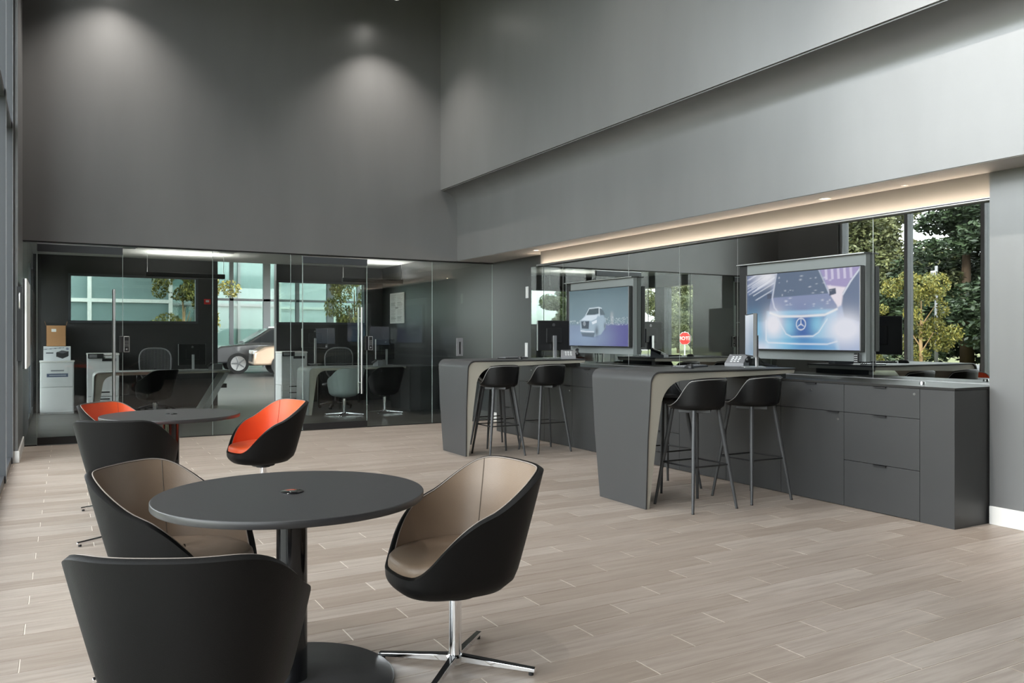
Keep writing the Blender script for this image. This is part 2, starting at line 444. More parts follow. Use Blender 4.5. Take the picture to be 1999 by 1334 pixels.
# ------------------------------------------------------------------ glass partition
def glass_panel(idx, x0, x1, lab):
    w = struct(empty('window_%d' % idx, (x0, YG, 0)), lab)
    L = x1 - x0
    bx('pane', M['glass'], w, .003, L - .003, -.006, .006, .012, ZG - .012)
    bx('pane_edge', M['gedge'], w, L - .0035, L + .0005, -.007, .007, .012, ZG - .012)
    bx('bottom_channel', M['black'], w, 0, L, -.012, .012, 0, .012)
    return w
def glass_door(idx, x0, x1, lab, hinge_left=True):
    d = struct(empty('door_%d' % idx, (x0, YG, 0)), lab)
    L = x1 - x0
    bx('pane', M['glass'], d, .004, L - .004, -.006, .006, .10, ZG - .11)
    bx('pane_edge', M['gedge'], d, L - .006, L - .001, -.007, .007, .10, ZG - .11)
    bx('pane_edge', M['gedge'], d, .001, .006, -.007, .007, .10, ZG - .11)
    bx('bottom_rail', M['black'], d, .003, L - .003, -.022, .022, .008, .10, bevel=.003)
    bx('top_rail', M['frame'], d, .003, L - .003, -.022, .022, ZG - .125, ZG - .03, bevel=.003)
    bx('rail_trim', M['steel'], d, .003, L - .003, -.023, -.0215, ZG - .034, ZG - .026)
    for s in (-1, 1):
        hx = L - .105
        h = MB().cyl((hx, s * .07, .50), (hx, s * .07, 1.93 if idx == 1 else 1.76), .016, n=16).build('handle', M['steel'], d, angle=40)
        for z in (.66, 1.6):
            MB().cyl((hx, 0, z), (hx, s * .07, z), .009, n=10).build('handle_standoff', M['steel'], h)
    lk = bx('lock', M['black'], d, L - .045, L + .075, -.045, -.008, 1.13, 1.34, bevel=.012, seg=3)
    bx('lock_frame', M['steel'], lk, L + .006, L + .072, -.047, -.04, 1.135, 1.335, bevel=.01, seg=3)
    bx('keypad', M['blackm'], lk, L + .012, L + .066, -.050, -.046, 1.142, 1.328, bevel=.006)
    for r_ in range(4):
        for c_ in range(3):
            bx('key', M['whiteplastic'], lk, L + .022 + c_ * .015, L + .027 + c_ * .015, -.0515, -.0495, 1.21 + r_ * .02, 1.216 + r_ * .02)
    MB().cyl((L + .039, -.0525, 1.172), (L + .039, -.049, 1.172), .010, n=14).build('key_barrel', M['steel'], lk)
    return d
glass_panel(20, XS, -.212, 'narrow fixed glass panel beside the left wall')
glass_door(1, -.212, .737, 'left glass office door with long tubular handle')
glass_panel(21, .737, 1.825, 'glass partition panel right of the left door')
glass_panel(22, 1.825, 2.865, 'glass partition panel left of the right door')
glass_panel(23, 2.865, 3.03, 'narrow glass sidelight beside the right door')
glass_door(2, 3.03, 3.981, 'right glass office door with black bottom rail')
glass_panel(24, 3.981, 5.021, 'glass partition panel right of the right door')
glass_panel(25, 5.021, XR, 'glass partition panel at the right wall')

# ------------------------------------------------------------------ offices behind the glass
struct(bx('ceiling_office', M['ceil_off'], None, XS, XR, YG + .2, YB, ZO, ZO + .1))
WX1, WX2, WZ1, WZ2 = .208, 2.321, 1.609, 2.43
WX3, WX4 = 3.86, 5.66
GX1, GX2 = 2.712, 3.83
def back_wall(name, parts):
    w = MB()
    for p in parts: w.box(*p)
    return struct(w.build(name, M['wall_dark']))
back_wall('wall_office_back', [(XS, WX1, YB, YB + .2, 0, ZO), (WX2, GX1, YB, YB + .2, 0, ZO), (WX1, WX2, YB, YB + .2, 0, WZ1), (WX1, WX2, YB, YB + .2, WZ2, ZO)])
back_wall('wall_office_back_right', [(GX2, WX3, YB, YB + .2, 0, ZO), (WX4, XR + .2, YB, YB + .2, 0, ZO), (WX3, WX4, YB, YB + .2, 0, WZ1), (WX3, WX4, YB, YB + .2, WZ2, ZO)])
def small_window(idx, x0, x1, lab):
    w = struct(empty('window_%d' % idx, (x0, YB, WZ1)), lab)
    L, H = x1 - x0, WZ2 - WZ1
    for a in ((-.03, L + .03, -.02, .06, -.03, .012), (-.03, L + .03, -.02, .06, H - .012, H + .03), (-.03, .012, -.02, .06, 0, H), (L - .012, L + .03, -.02, .06, 0, H)):
        bx('frame', M['frame'], w, *a)
    bx('pane', M['tglass'], w, 0, L, .02, .026, 0, H)
    return w
small_window(30, WX1, WX2, 'high strip window in the rear wall of the left office')
small_window(31, WX3, WX4, 'high strip window in the rear wall of the right office')

def pendant(x0, x1, y, z, lab):
    t = thing('linear_pendant', lab, 'pendant lamp', (x0, y, 0), 0, 'slim linear pendants in the offices')
    bx('housing', M['black'], t, 0, x1 - x0, -.03, .03, z - .04, z + .04, bevel=.004)
    bx('diffuser', M['greyplastic'], t, .01, x1 - x0 - .01, -.024, .024, z - .045, z - .039)
    bx('fill_glow', M['fill_glow'], t, .03, x1 - x0 - .03, -.02, .02, z + .0385, z + .0402)  # added glowing strip on an unlit pendant, lightens the ceiling above
    for dx in (.02, x1 - x0 - .02): MB().cyl((dx, 0, z + .04), (dx, 0, ZO), .004, n=6).build('cable', M['steel'], t)
    return t
pendant(1.33, 2.62, 15.2, 2.40, 'slim black linear pendant hanging in the left office')
pendant(4.77, 6.0, 15.2, 2.42, 'slim black linear pendant hanging in the right office')
for i, (x, lab) in enumerate(((1.0, 'small ceiling vent above the left office desk'), (2.55, 'small ceiling vent by the opening to the showroom'))):
    t = thing('ceiling_vent', lab, 'vent', (x, 14.6, ZO - .012), 0, 'office ceiling vents')
    bx('frame', M['white'], t, -.14, .14, -.07, .07, 0, .012)
    for k in range(4): bx('slat', M['greyplastic'], t, -.12, .12, -.055 + k * .03, -.04 + k * .03, -.003, .001)
# exit / alarm plate on rear wall and notice on right wall
t = thing('alarm_plate', 'small red alarm plate on the dark wall beside the strip window', 'alarm', (2.52, YB - .02, 2.0))
bx('plate', M['red'], t, -.06, .06, 0, .02, -.05, .05, bevel=.004); bx('strobe', M['whiteplastic'], t, -.03, .03, -.015, 0, -.01, .03, bevel=.004)
def notice_print(u, v):
    rng = np.random.RandomState(4)
    im = np.ones(u.shape + (3,)) * .72
    ink = np.zeros_like(u)
    for r_ in range(34):
        y0 = .05 + r_ * .027
        if r_ in (8, 17, 26): continue
        for c_ in range(2):
            x0, x1 = (.06, .47) if c_ == 0 else (.53, .94)
            x1 = x0 + (x1 - x0) * rng.uniform(.6, 1)
            ink = np.maximum(ink, ((v > y0) & (v < y0 + .012) & (u > x0) & (u < x1)) * rng.uniform(.25, .55))
    ink = np.maximum(ink, ((abs(v - .49) < .03) & (abs(u - .5) < .1)) * .5)
    return im * (1 - ink)[..., None]
t = thing('wall_notice', 'large white printed notice on the dark wall of the right office', 'notice', (XR - .02, 16.0, 1.6))
bx('board', M['paper'], t, 0, .018, -.78, .0, 0, .62)
picture('print', .76, .60, notice_print, attr_print_mat('notice_print'), t, (-.002, -.01, .01), (0, -1, 0), (0, 0, 1), 60, 110)

# waterfall office desk (used twice)
def ribbon_desk(name, label, loc, rz, L, H, D, cat='desk', splay=True):
    t = thing(name, label, cat, loc, rz)
    rr = .08; th = .035
    out = [(0, 0), (.02, H - rr)]
    for i in range(1, 9):
        a = math.pi / 2 * i / 8; out.append((.02 + rr * (1 - math.cos(a)), H - rr + rr * math.sin(a)))
    out.append((L, H))
    inn = [(L, H - .03), (.30, H - .05)]
    for i in range(1, 8):
        a = math.pi / 2 * i / 7; inn.append((.30 - .16 * math.sin(a), H - .05 - .16 * (1 - math.cos(a))))
    inn.append((.06, 0))
    MB().prism([(x + .008, min(z, H - .008)) for x, z in out] + inn, -D / 2 + .008, D / 2 - .008, 'y').build('body', M['champ'], t)
    sk = MB(); P = []
    for y in (-D / 2, D / 2): P.append([(x, y, z) for x, z in out])
    sk.grid(P); o = sk.build('top_skin', M['champ_w'], t, smooth=True)
    so = o.modifiers.new('solid', 'SOLIDIFY'); so.thickness = .012; so.offset = 0
    return t
M['champ_w'] = mat('pale_desk_skin', (0.42, 0.43, 0.42), 0.35)
# left office desk, its splayed rear leg
t = ribbon_desk('office_desk', 'pale waterfall desk in the left office behind the glass', (.50, 14.95, 0), 0, 2.1, .75, .75)
MB().prism([(2.02, .70), (2.09, .70), (1.72, 0), (1.60, 0)], -.30, .30, 'y').build('splayed_leg', M['champ_w'], t)
bx('leg_foot', M['black'], t, 1.95, 2.06, -.28, .28, .45, .52)
t2 = ribbon_desk('office_desk', 'pale green waterfall desk in the right office behind the glass door', (3.70, 14.05, 0), 0, 1.76, .80, .78)
# dark credenza in right office
t = thing('credenza', 'dark low credenza against the right wall of the office', 'cabinet', (5.50, 13.9, 0))
bx('body', M['cab'], t, 0, .54, -.35, .60, 0, .78); bx('top', M['cab_edge'], t, -.01, .545, -.36, .61, .78, .80)
bx('door', M['cab'], t, -.012, 0, -.34, .12, .03, .76); bx('door', M['cab'], t, -.012, 0, .13, .59, .03, .76)

# white file cabinet, boxes, printers
t = thing('file_cabinet', 'white metal file cabinet with a taped paper notice', 'cabinet', (0, 16.0, 0))
bx('body', M['whiteplastic'], t, -.25, .26, 0, .46, 0, .91, bevel=.006)
bx('top', M['white'], t, -.26, .27, -.015, .47, .895, .915)
bx('drawer', M['whiteplastic'], t, -.235, .245, -.012, 0, .47, .87, bevel=.003); bx('drawer', M['whiteplastic'], t, -.235, .245, -.012, 0, .03, .46, bevel=.003)
def label_print(u, v):
    im = np.ones(u.shape + (3,)) * np.array([.62, .63, .63]); k = (v > .45) & (v < .75); im[k] = (.07, .09, .15)
    for a, c in ((.2, .8),):
        k = (abs(v - .25) < .05) & (u > a) & (u < c); im[k] = (.2, .2, .22)
    k = (abs(v - .6) < .04) & (u > .12) & (u < .9); im[k] = (.35, .38, .42)
    return im
picture('paper_notice', .32, .22, label_print, attr_print_mat('cabinet_notice_print'), t, (-.15, -.0155, .58), (1, 0, 0), (0, 0, 1), 40, 30)
t = thing('carton', 'white printer carton with a black printer pictured on it', 'box', (0, 16.05, .917))
bx('body', M['paper'], t, -.20, .21, 0, .36, 0, .245)
def carton_print(u, v):
    im = np.ones(u.shape + (3,)) * np.array([.60, .62, .64])
    def poly(pts, c):
        inside = np.ones(u.shape, bool)
        for (x0, y0), (x1, y1) in zip(pts, pts[1:] + pts[:1]): inside &= ((x1 - x0) * (v - y0) - (y1 - y0) * (u - x0)) >= 0
        im[inside] = c
    poly([(.47, .42), (.68, .28), (.93, .36), (.93, .68), (.70, .86), (.47, .72)], (.02, .02, .022))
    poly([(.5, .42), (.68, .31), (.9, .38), (.72, .5)], (.10, .10, .11))
    k = (abs(v - .16 - (0.3 - u) * .15) < .018) & (u < .75); im[k] = (.08, .09, .12)
    k = (abs(v - .47) < .04) & (u > .1) & (u < .36); im[k] = (.05, .05, .06)
    k = (np.hypot((u - .88) * 1.7, v - .17) < .09); im[k] = (.2, .22, .3)
    return im
picture('print', .41, .245, carton_print, attr_print_mat('carton_print'), t, (-.20, -.002, 0), (1, 0, 0), (0, 0, 1), 60, 40)
t = thing('cardboard_box', 'open brown cardboard box on top of the printer carton', 'box', (-.01, 16.1, 1.163))
for a in ((-.15, .15, 0, .006, 0, .36), (-.15, .15, .24, .246, 0, .36), (-.15, -.144, 0, .246, 0, .36), (.144, .15, 0, .246, 0, .36)): bx('side', M['cardboard'], t, *a)
bx('bottom', M['cardboard'], t, -.15, .15, 0, .246, 0, .005)
MB().add([(-.15, 0, .36), (-.15, .246, .36), (-.17, .246, .43), (-.17, 0, .43), (-.154, 0, .36), (-.154, .246, .36), (-.174, .246, .43), (-.174, 0, .43)], [(0, 1, 2, 3), (4, 7, 6, 5), (3, 2, 6, 7), (0, 3, 7, 4), (1, 5, 6, 2)]).build('flap', M['cardboard'], t)
MB().add([(.15, 0, .36), (.15, .246, .36), (.165, .246, .43), (.165, 0, .43), (.154, 0, .36), (.154, .246, .36), (.169, .246, .43), (.169, 0, .43)], [(0, 1, 2, 3), (4, 7, 6, 5), (3, 2, 6, 7), (0, 3, 7, 4), (1, 5, 6, 2)]).build('flap', M['cardboard'], t)
bx('label', M['paper'], t, -.07, 0, -.002, 0, .25, .30)
def printer(loc, lab):
    t = thing('office_printer', lab, 'printer', loc, 0)
    bx('body', M['whiteplastic'], t, -.25, .25, 0, .5, .38, 1.0, bevel=.012)
    bx('base', M['whiteplastic'], t, -.25, .25, .02, .5, .02, .38, bevel=.008)
    bx('scanner_lid', M['white'], t, -.255, .255, -.01, .5, 1.0, 1.04, bevel=.01)
    p = bx('control_panel', M['blackm'], t, -.24, .0, -.03, 0, .95, 1.035, bevel=.006); bx('display', M['greyplastic'], p, -.22, -.10, -.033, -.028, .965, 1.02)
    bx('output_slot', M['black'], t, -.02, .2, -.004, .02, .90, .95)
    for k in range(3): bx('paper_tray', M['whiteplastic'], t, -.24, .24, -.012, .01, .05 + k * .12, .155 + k * .12, bevel=.004)
    for k in range(3): bx('tray_grip', M['black'], t, -.10, .10, -.014, -.008, .11 + k * .12, .13 + k * .12)
    return t
printer((.71, 15.9, 0), 'white office printer beside the file cabinet, left of the office desk')
printer((4.05, 15.95, 0), 'white office printer behind the right office desk')

# ------------------------------------------------------------------ tub chair
def smooth(a, b, x):
    t = min(1, max(0, (x - a) / (b - a))); return t * t * (3 - 2 * t)
def sup(t, a, b, e):
    c, s = math.cos(t), math.sin(t)
    return (a * math.copysign(abs(s) ** (2 / e), s), -b * math.copysign(abs(c) ** (2 / e), c))
def rim(th):
    return sum(rim_raw(th + k * 4) for k in range(-3, 4)) / 7
def rim_raw(th):
    """height of the shell edge; th degrees, 0 = centre of the back, 180 = front"""
    a = abs((th + 180) % 360 - 180)
    if a < 40: return .80
    if a < 96: return .80 - .17 * smooth(36, 112, a) / smooth(36, 112, 96)
    if a < 142: return .63 - .215 * ((a - 96) / 46) ** 1.15
    return .415
def tub_chair(label, lining, seam, group, top='leather', star=45, first_only=True):
    t = thing('tub_chair', label, 'chair', (0, 0, 0), 0, group)
    NT, NV = 96, 12
    def plan(th, z, inset=0.0):
        g_ = max(0, min(1, (z - .33) / .47)) ** .9
        a = .212 + .113 * g_ - inset
        bb = .218 + .122 * g_ - inset; bf = .272 + .012 * g_ - inset
        c = math.cos(R(th))
        w = .5 - .5 * max(-1, min(1, c * 2.2)); b_ = bb * (1 - w) + bf * w
        x, y = sup(R(th), a, b_, 2.55)
        return x, y
    out = []
    zb = .330
    for j in range(NV + 1):
        row = []
        for i in range(NT):
            th = -180 + 360 * i / NT
            z = zb + (rim(th) - zb) * (j / NV) ** 1.0
            x, y = plan(th, z)
            k = 1 - .16 * max(0, 1 - (z - zb) / .06) ** 2
            row.append((x * k, y * k, z))
        out.append(row)
    m = MB()
    cz = [[(x * f, y * f, zb - .030 * (1 - f ** 2)) for x, y, z in out[0]] for f in (.02, .5, .85)]
    m.grid(cz + out, True)
    top_in = []
    for i in range(NT):
        th = -180 + 360 * i / NT
        x, y = plan(th, rim(th), .026); top_in.append((x, y, rim(th) + .002))
    mid = [((a[0] + c[0]) / 2, (a[1] + c[1]) / 2, a[2] + .010) for a, c in zip(out[-1], top_in)]
    m.grid([out[-1], mid, top_in], True)
    m.build('shell', M[top], t, smooth=True)
    inn = []
    for j in range(NV + 1):
        row = []
        for i in range(NT):
            th = -180 + 360 * i / NT
            z = .40 + (rim(th) - .40) * j / NV
            x, y = plan(th, z, .0275); row.append((x, y, z + (.003 if j == NV else 0)))
        inn.append(row)
    ln = MB().grid(inn, True).build('lining', M[lining], t, smooth=True)
    MB().tube([(x, y, z + .004) for x, y, z in top_in], .0026, 6, True).build('edge_stitching', M['stitch'], ln, smooth=True)
    for sgn in (-1, 1):
        pts = []
        for j in range(14):
            z = .46 + .335 * j / 13; x, y = plan(sgn * 41, z, .028); pts.append((x, y, z))
        MB().tube(pts, .0022, 5).build('seam', M[seam], ln)
    # seat cushion
    cu = []
    for f, z in ((.90, .408), (1.0, .414), (1.0, .452), (.985, .468), (.94, .480), (.7, .490), (.35, .494), (.02, .495)):
        row = []
        for i in range(NT):
            th = -180 + 360 * i / NT
            x, y = plan(th, .46, .030); 
            ext = .018 * smooth(.10, .25, y)
            row.append((x * f, (y + ext) * f, z - .012 * smooth(.0, .3, y)))
        cu.append(row)
    MB().grid(cu, True).build('seat_cushion', M[lining], t, smooth=True)
    # pedestal
    MB().lathe([(.055, .283), (.055, .291), (.09, .295), (.09, .303)], 24).build('seat_plate', M['black'], t, angle=40)
    MB().lathe([(.026, .03), (.026, .285)], 24).build('column', M['chrome'], t, angle=40)
    MB().lathe([(.0, .018), (.034, .018), (.036, .045), (.027, .055)], 24).build('hub', M['chrome'], t, angle=40)
    for k in range(4):
        a = R(star + 90 * k)
        lg = MB().prism([(.02, .026), (.325, .012), (.332, .014), (.332, .026), (.02, .052)], -.013, .013, 'y',
                        fn=lambda v: (v[0], v[1] * (1.25 - .6 * v[0] / .33), v[2])).build('leg', M['chrome'], t, bevel=.002)
        lg.rotation_euler.z = a
        tp = MB().prism([(.03, .0535), (.33, .0275), (.33, .0285), (.03, .0545)], -.011, .011, 'y').build('leg_cap', M['tblack'], lg)
        MB().cyl((.315, 0, 0), (.315, 0, .014), .010, n=12).build('glide', M['blackm'], lg)
    return t
A0 = math.pi / 2   # chair local front is +Y
def face(dx, dy): return math.atan2(dy, dx) - A0
T1, T2 = (.790, 3.150), (.770, 6.76)
g1 = 'taupe tub chairs at the near round table'; g2 = 'orange tub chairs at the far round table'
ch = tub_chair('taupe lined black tub chair standing alone right of the near round table', 'beige', 'dstitch', g1, star=45 + 90 - R(0))
place(ch, (1.405, 2.985, 0), face(-1, -.02))
def rechair(src, loc, fx, fy, lab, grp):
    c = copy_tree(src); return place(c, loc, face(fx, fy), lab, grp)
rechair(ch, (.45, 3.52, 0), .76, -.65, 'taupe tub chair behind the near round table, its lining facing the camera', g1)
rechair(ch, (.352, 2.378, 0), .48, .877, 'nearest tub chair, its black leather back towards the camera', g1)
co = tub_chair('orange lined tub chair right of the far round table, seen from the side', 'orange', 'dor', g2)
place(co, (1.455, 6.72, 0), face(-.97, -.22))
rechair(co, (.49, 7.06, 0), .77, -.64, 'orange lined tub chair behind the far round table', g2)
rechair(co, (.43, 5.94, 0), .48, .877, 'black backed orange tub chair in front of the far round table', g2)
# guest chairs in the offices
cg = tub_chair('grey green tub chair turned sideways at the right office desk', 'paleleather', 'gstitch', 'office guest chairs', top='paleleather')
place(cg, (4.25, 13.42, 0), face(-.25, 1))
cd = tub_chair('black tub chair at the right office desk beside the credenza', 'stool_leather', 'gstitch', 'office guest chairs', top='leather')
place(cd, (5.00, 13.5, 0), face(-.1, 1))
rechair(co, (1.36, 14.1, 0), -.6, .8, 'orange lined tub chair at the left office desk behind the glass', 'office guest chairs')

# ------------------------------------------------------------------ round tables
def round_table(loc, lab):
    t = thing('round_table', lab, 'table', (loc[0], loc[1], 0), 0, 'round pedestal tables')
    RT, H = .503, .735
    tp = MB().lathe([(.0, H - .027), (RT - .003, H - .027), (RT, H - .024), (RT, H - .002), (RT - .002, H), (.0, H)], 96, cap=False).build('table_top', M['table'], t, angle=25)
    MB().lathe([(RT + .0003, H - .024), (RT + .0008, H - .023), (RT + .0008, H - .003), (RT + .0003, H - .002)], 96, cap=False).build('edge_band', M['tedge'], tp, smooth=True)
    gm = MB().lathe([(.0, H), (.044, H), (.044, H + .003), (.040, H + .005), (.0, H + .005)], 32, cap=False).build('grommet', M['tblack'], tp, angle=30)
    bx('socket', M['steel'], gm, -.012, .012, -.03, -.012, H + .005, H + .007, bevel=.001)
    bx('mounting_plate', M['blackm'], t, -.13, .13, -.13, .13, H - .052, H - .0285, bevel=.003)
    MB().lathe([(.058, .018), (.058, H - .05)], 32).build('column', M['tblack'], t, angle=40)
    MB().lathe([(.0, 0), (.385, 0), (.39, .004), (.39, .010), (.38, .016), (.08, .020), (.0, .020)], 64, cap=False).build('base', M['table'], t, angle=40)
    return t
round_table(T1, 'near round dark table with a power grommet between taupe chairs')
round_table(T2, 'far round dark table between orange chairs')

# ------------------------------------------------------------------ bar desks
def bar_desk(y0, lab):
    """waterfall bar: local x to the right wall, y depth"""
    t = thing('bar_desk', lab, 'bar desk', (3.935, y0, 0), 0, 'waterfall bar desks')
    H, L, rr = 1.067, 1.555, .085
    def wid(v):
        k = (.303 + .092 * min(1, max(0, v[2] / H))) / .395
        return (v[0], v[1] * k, v[2])
    out = [(0.02, 0), (0.0, .55), (0.0, H - rr)]
    for i in range(1, 11):
        a = math.pi / 2 * i / 10; out.append((rr * (1 - math.cos(a)), H - rr + rr * math.sin(a)))
    out += [(.7, H), (L, H)]
    inn = [(L, H - .045), (.9, H - .060), (.34, H - .075)]
    n = 9
    for i in range(1, n + 1):
        a = math.pi / 2 * i / n; inn.append((.34 - .215 * math.sin(a), H - .075 - .20 * (1 - math.cos(a))))
    inn += [(.095, .5), (.062, 0)]
    ins = []
    for i, (x, z) in enumerate(out):   # path inset for the core
        ins.append((x + (.012 if z < H - .03 else .009), z - (.012 if z > H - rr else 0)))
    ins[0] = (out[0][0] + .012, 0)
    MB().prism(ins + inn, -.383, .383, 'y', fn=wid).build('cheek_panel', M['champ'], t, angle=30)
    # outer skin
    inner = [(x + (.0119 if z < H - .03 else .009), z - (.0119 if z > H - rr else 0)) for x, z in out]; inner[0] = (out[0][0] + .0119, 0)
    MB().prism(out + inner[::-1], -.395, .395, 'y', fn=wid).build('waterfall_skin', M['bar'], t, angle=35, bevel=.002)
    MB().prism([(x + .004, z) if z < H - .03 else (x, z - .004) for x, z in inner] + [(x, z) for x, z in inner[::-1]], -.390, .390, 'y', fn=wid).build('shadow_gap', M['blackm'], t)
    bx('support_block', M['black'], t, 1.49, 1.545, -.3, .3, .9775, H - .046)
    for dy in (-.2, .2): MB().cyl((.045, dy, -.0), (.045, dy, .006), .015, n=10).build('foot', M['blackm'], t)
    return t
bar_desk(5.272, 'near waterfall bar desk with champagne inner cheek in front of the bright screen')
bar_desk(8.43, 'far waterfall bar desk with champagne inner cheek in front of the dim screen')

# ------------------------------------------------------------------ bar stools
def bar_stool(label):
    t = thing('bar_stool', label, 'bar stool', (0, 0, 0), 0, 'black leather bar stools')
    NT, NV = 72, 10
    zs = .770
    def rimh(th):
        a = abs(th)
        if a < 52: return 1.012 - .016 * (a / 52) ** 2
        if a < 104: return .996 - (.996 - .803) * (smooth(40, 104, a) - smooth(40, 104, 52)) / (1 - smooth(40, 104, 52))
        return .803 - .008 * (a - 104) / 76
    def plan(th, z, ins=0.0):
        g_ = max(0, min(1, (z - zs) / .235)) ** .6
        a = .196 + .030 * g_ - ins; b_ = .200 + .030 * g_ * math.cos(R(th) / 2) - ins
        return sup(R(th), a, b_, 2.5)
    out = []
    for j in range(NV + 1):
        row = []
        for i in range(NT):
            th = -180 + 360 * i / NT; z = zs + (rimh(th) - zs) * j / NV
            x, y = plan(th, z); k = 1 - .10 * max(0, 1 - (z - zs) / .03) ** 2; row.append((x * k, y * k, z))
        out.append(row)
    tin = []
    for i in range(NT):
        th = -180 + 360 * i / NT; x, y = plan(th, rimh(th), .020); tin.append((x, y, rimh(th)))
    mid = [((a[0] + c[0]) / 2, (a[1] + c[1]) / 2, a[2] + .008) for a, c in zip(out[-1], tin)]
    inn = []
    for j in range(NV, -1, -1):
        row = []
        for i in range(NT):
            th = -180 + 360 * i / NT; z = .80 + (max(.802, rimh(th)) - .80) * j / NV
            x, y = plan(th, z, .021); row.append((x, y, z - .001))
        inn.append(row)
    seat = [[(x * f, y * f, .799 - .012 * (1 - f * f)) for x, y, z in inn[-1]] for f in (.9, .6, .3, .02)]
    bot = [[(x * f, y * f, zs - .004 * (1 - f)) for x, y, z in out[0]] for f in (.02, .5, .9)]
    sh = MB().grid(bot + out + [mid, tin] + inn[1:] + seat, True).build('seat_shell', M['stool_leather'], t, smooth=True)
    arc = [(x * 1.003, y * 1.003, z - .006) for (x, y, z), th in zip(out[-1], [-180 + 360 * i / NT for i in range(NT)]) if abs(th) < 125]
    MB().tube(arc, .0028, 5).build('edge_stitching', M['gstitch'], sh, smooth=True)
    MB().lathe([(.0, .742), (.165, .742), (.17, .748), (.17, .768), (.0, .768)], 4, cap=False).build('seat_frame', M['leg'], t)
    corners = [(-1, -1), (1, -1), (1, 1), (-1, 1)]
    zl = .34
    P = []
    for sx, sy in corners:
        top = Vector((sx * .125, sy * .125, .765)); bt = Vector((sx * .222, sy * .222, 0))
        m_ = MB().tube([top, top.lerp(bt, .35), bt], [.0165, .0175, .0105], 14)
        lg = m_.build('leg', M['leg'], t, angle=40)
        MB().cyl(bt + Vector((0, 0, 0)), bt + Vector((0, 0, .006)), .0115, n=10).build('glide', M['blackm'], lg)
        P.append(top.lerp(bt, 1 - zl / .765))
    for i in range(4):
        a, c = P[i], P[(i + 1) % 4]
        MB().cyl(a, c, .0065, n=8).build('footrest_bar', M['black'], t, angle=40)
    return t
st = bar_stool('black bar stool before the near bar desk, closest to its waterfall leg')
place(st, (4.38, 4.885, 0), 0)
def restool(x, y, rz, lab): return place(copy_tree(st), (x, y, 0), rz, lab)
restool(5.015, 4.915, 0, 'black bar stool on the near side of the near bar desk, next to the drawers')
restool(4.71, 5.65, math.pi, 'black bar stool on the far side of the near bar desk, mostly hidden')
restool(4.355, 8.11, 0, 'black bar stool before the far bar desk, closest to its waterfall leg')
restool(4.985, 8.135, 0, 'black bar stool on the near side of the far bar desk, next to the cabinets')
restool(4.68, 8.80, math.pi, 'black bar stool on the far side of the far bar desk, mostly hidden')

# ------------------------------------------------------------------ base cabinets along the right wall
XF = 5.405
CE = [3.414, 3.674, 4.319, 4.958, 5.61, 6.26, 6.90, 7.545, 8.19, 8.832, 9.476, 10.117]
HC = .958
kinds = ['end', 'drawers', 'door', 'door', 'door', 'drawers', 'door', 'door', 'door', 'door', 'drawers']
names = ['plain end cabinet closing the right end of the graphite cabinet run',
         'graphite three drawer cabinet next to the right end of the run',
         'graphite cabinet with lock drawer over a tall door, beside the three drawer unit',
         'graphite door cabinet directly behind the near bar stools',
         'graphite door cabinet behind the far side of the near bar desk',
         'graphite three drawer cabinet halfway between the two bar desks',
         'graphite door cabinet left of the middle drawer unit',
         'graphite door cabinet just right of the far bar desk end',
         'graphite door cabinet directly behind the far bar stools',
         'graphite door cabinet left of the far bar desk end',
         'graphite three drawer cabinet at the left end of the run']
def front(parent, name, y0, y1, z0, z1, handle=None, lock=None):
    f = bx(name, M['cab'], parent, XF - .0, XF + .02, y0 + .0018, y1 - .0018, z0 + .0018, z1 - .0018, bevel=.0012)
    if handle is not None:
        h = MB().prism([(XF - .016, z1 - .004), (XF + .004, z1 - .0005), (XF + .004, z1 - .003), (XF - .014, z1 - .007), (XF - .014, z1 - .012), (XF - .016, z1 - .012)], handle - .055, handle + .055, 'y').build('handle', M['black'], f)
    if lock is not None:
        lo = MB().cyl((XF - .003, lock[0], lock[1]), (XF + .001, lock[0], lock[1]), .009, n=16).build('lock', M['steel'], f, angle=40)
        bx('keyhole', M['blackm'], lo, XF - .0036, XF - .0029, lock[0] - .001, lock[0] + .001, lock[1] - .005, lock[1] + .005)
    return f
for k, (a, c, lab) in enumerate(zip(CE[:-1], CE[1:], names)):
    t = thing('base_cabinet', lab, 'cabinet', (0, 0, 0), 0, 'graphite base cabinets under the mirror wall')
    yc = (a + c) / 2
    if kinds[k] == 'end':
        bx('body', M['cab'], t, XF + .0, XR - .002, a + .0005, c - .001, 0.0, HC - .001, bevel=.0015)
    else:
        bx('body', M['blackm'], t, XF + .021, XR - .002, a + .0005, c - .0005, 0.0, HC - .001)
        if kinds[k] == 'drawers':
            front(t, 'drawer', a, c, .004, .366, yc); front(t, 'drawer', a, c, .366, .74, yc); front(t, 'drawer', a, c, .74, HC, yc, (a + .042, .918))
        else:
            front(t, 'door', a, c, .004, .74, a + .10, (a + .055, .68)); front(t, 'drawer', a, c, .74, HC, yc, (yc, .895))
ct = tag(bx('countertop', M['counter'], None, XF - .004, XR - .001, 3.410, 10.12, HC, .977, bevel=.0015), 'long dark polished countertop on the graphite cabinets', 'countertop')
t = thing('desk_power_cap', 'small steel power cap on the counter near its right end', 'power socket', (5.62, 3.80, .977))
MB().lathe([(.0, 0), (.02, 0), (.02, .018), (.017, .022), (.0, .022)], 20, cap=False).build('cap', M['steel'], t, angle=40)
MB().lathe([(.0, 0), (.024, 0), (.024, .003), (.0, .003)], 20, cap=False).build('flange', M['chrome'], t, angle=40)

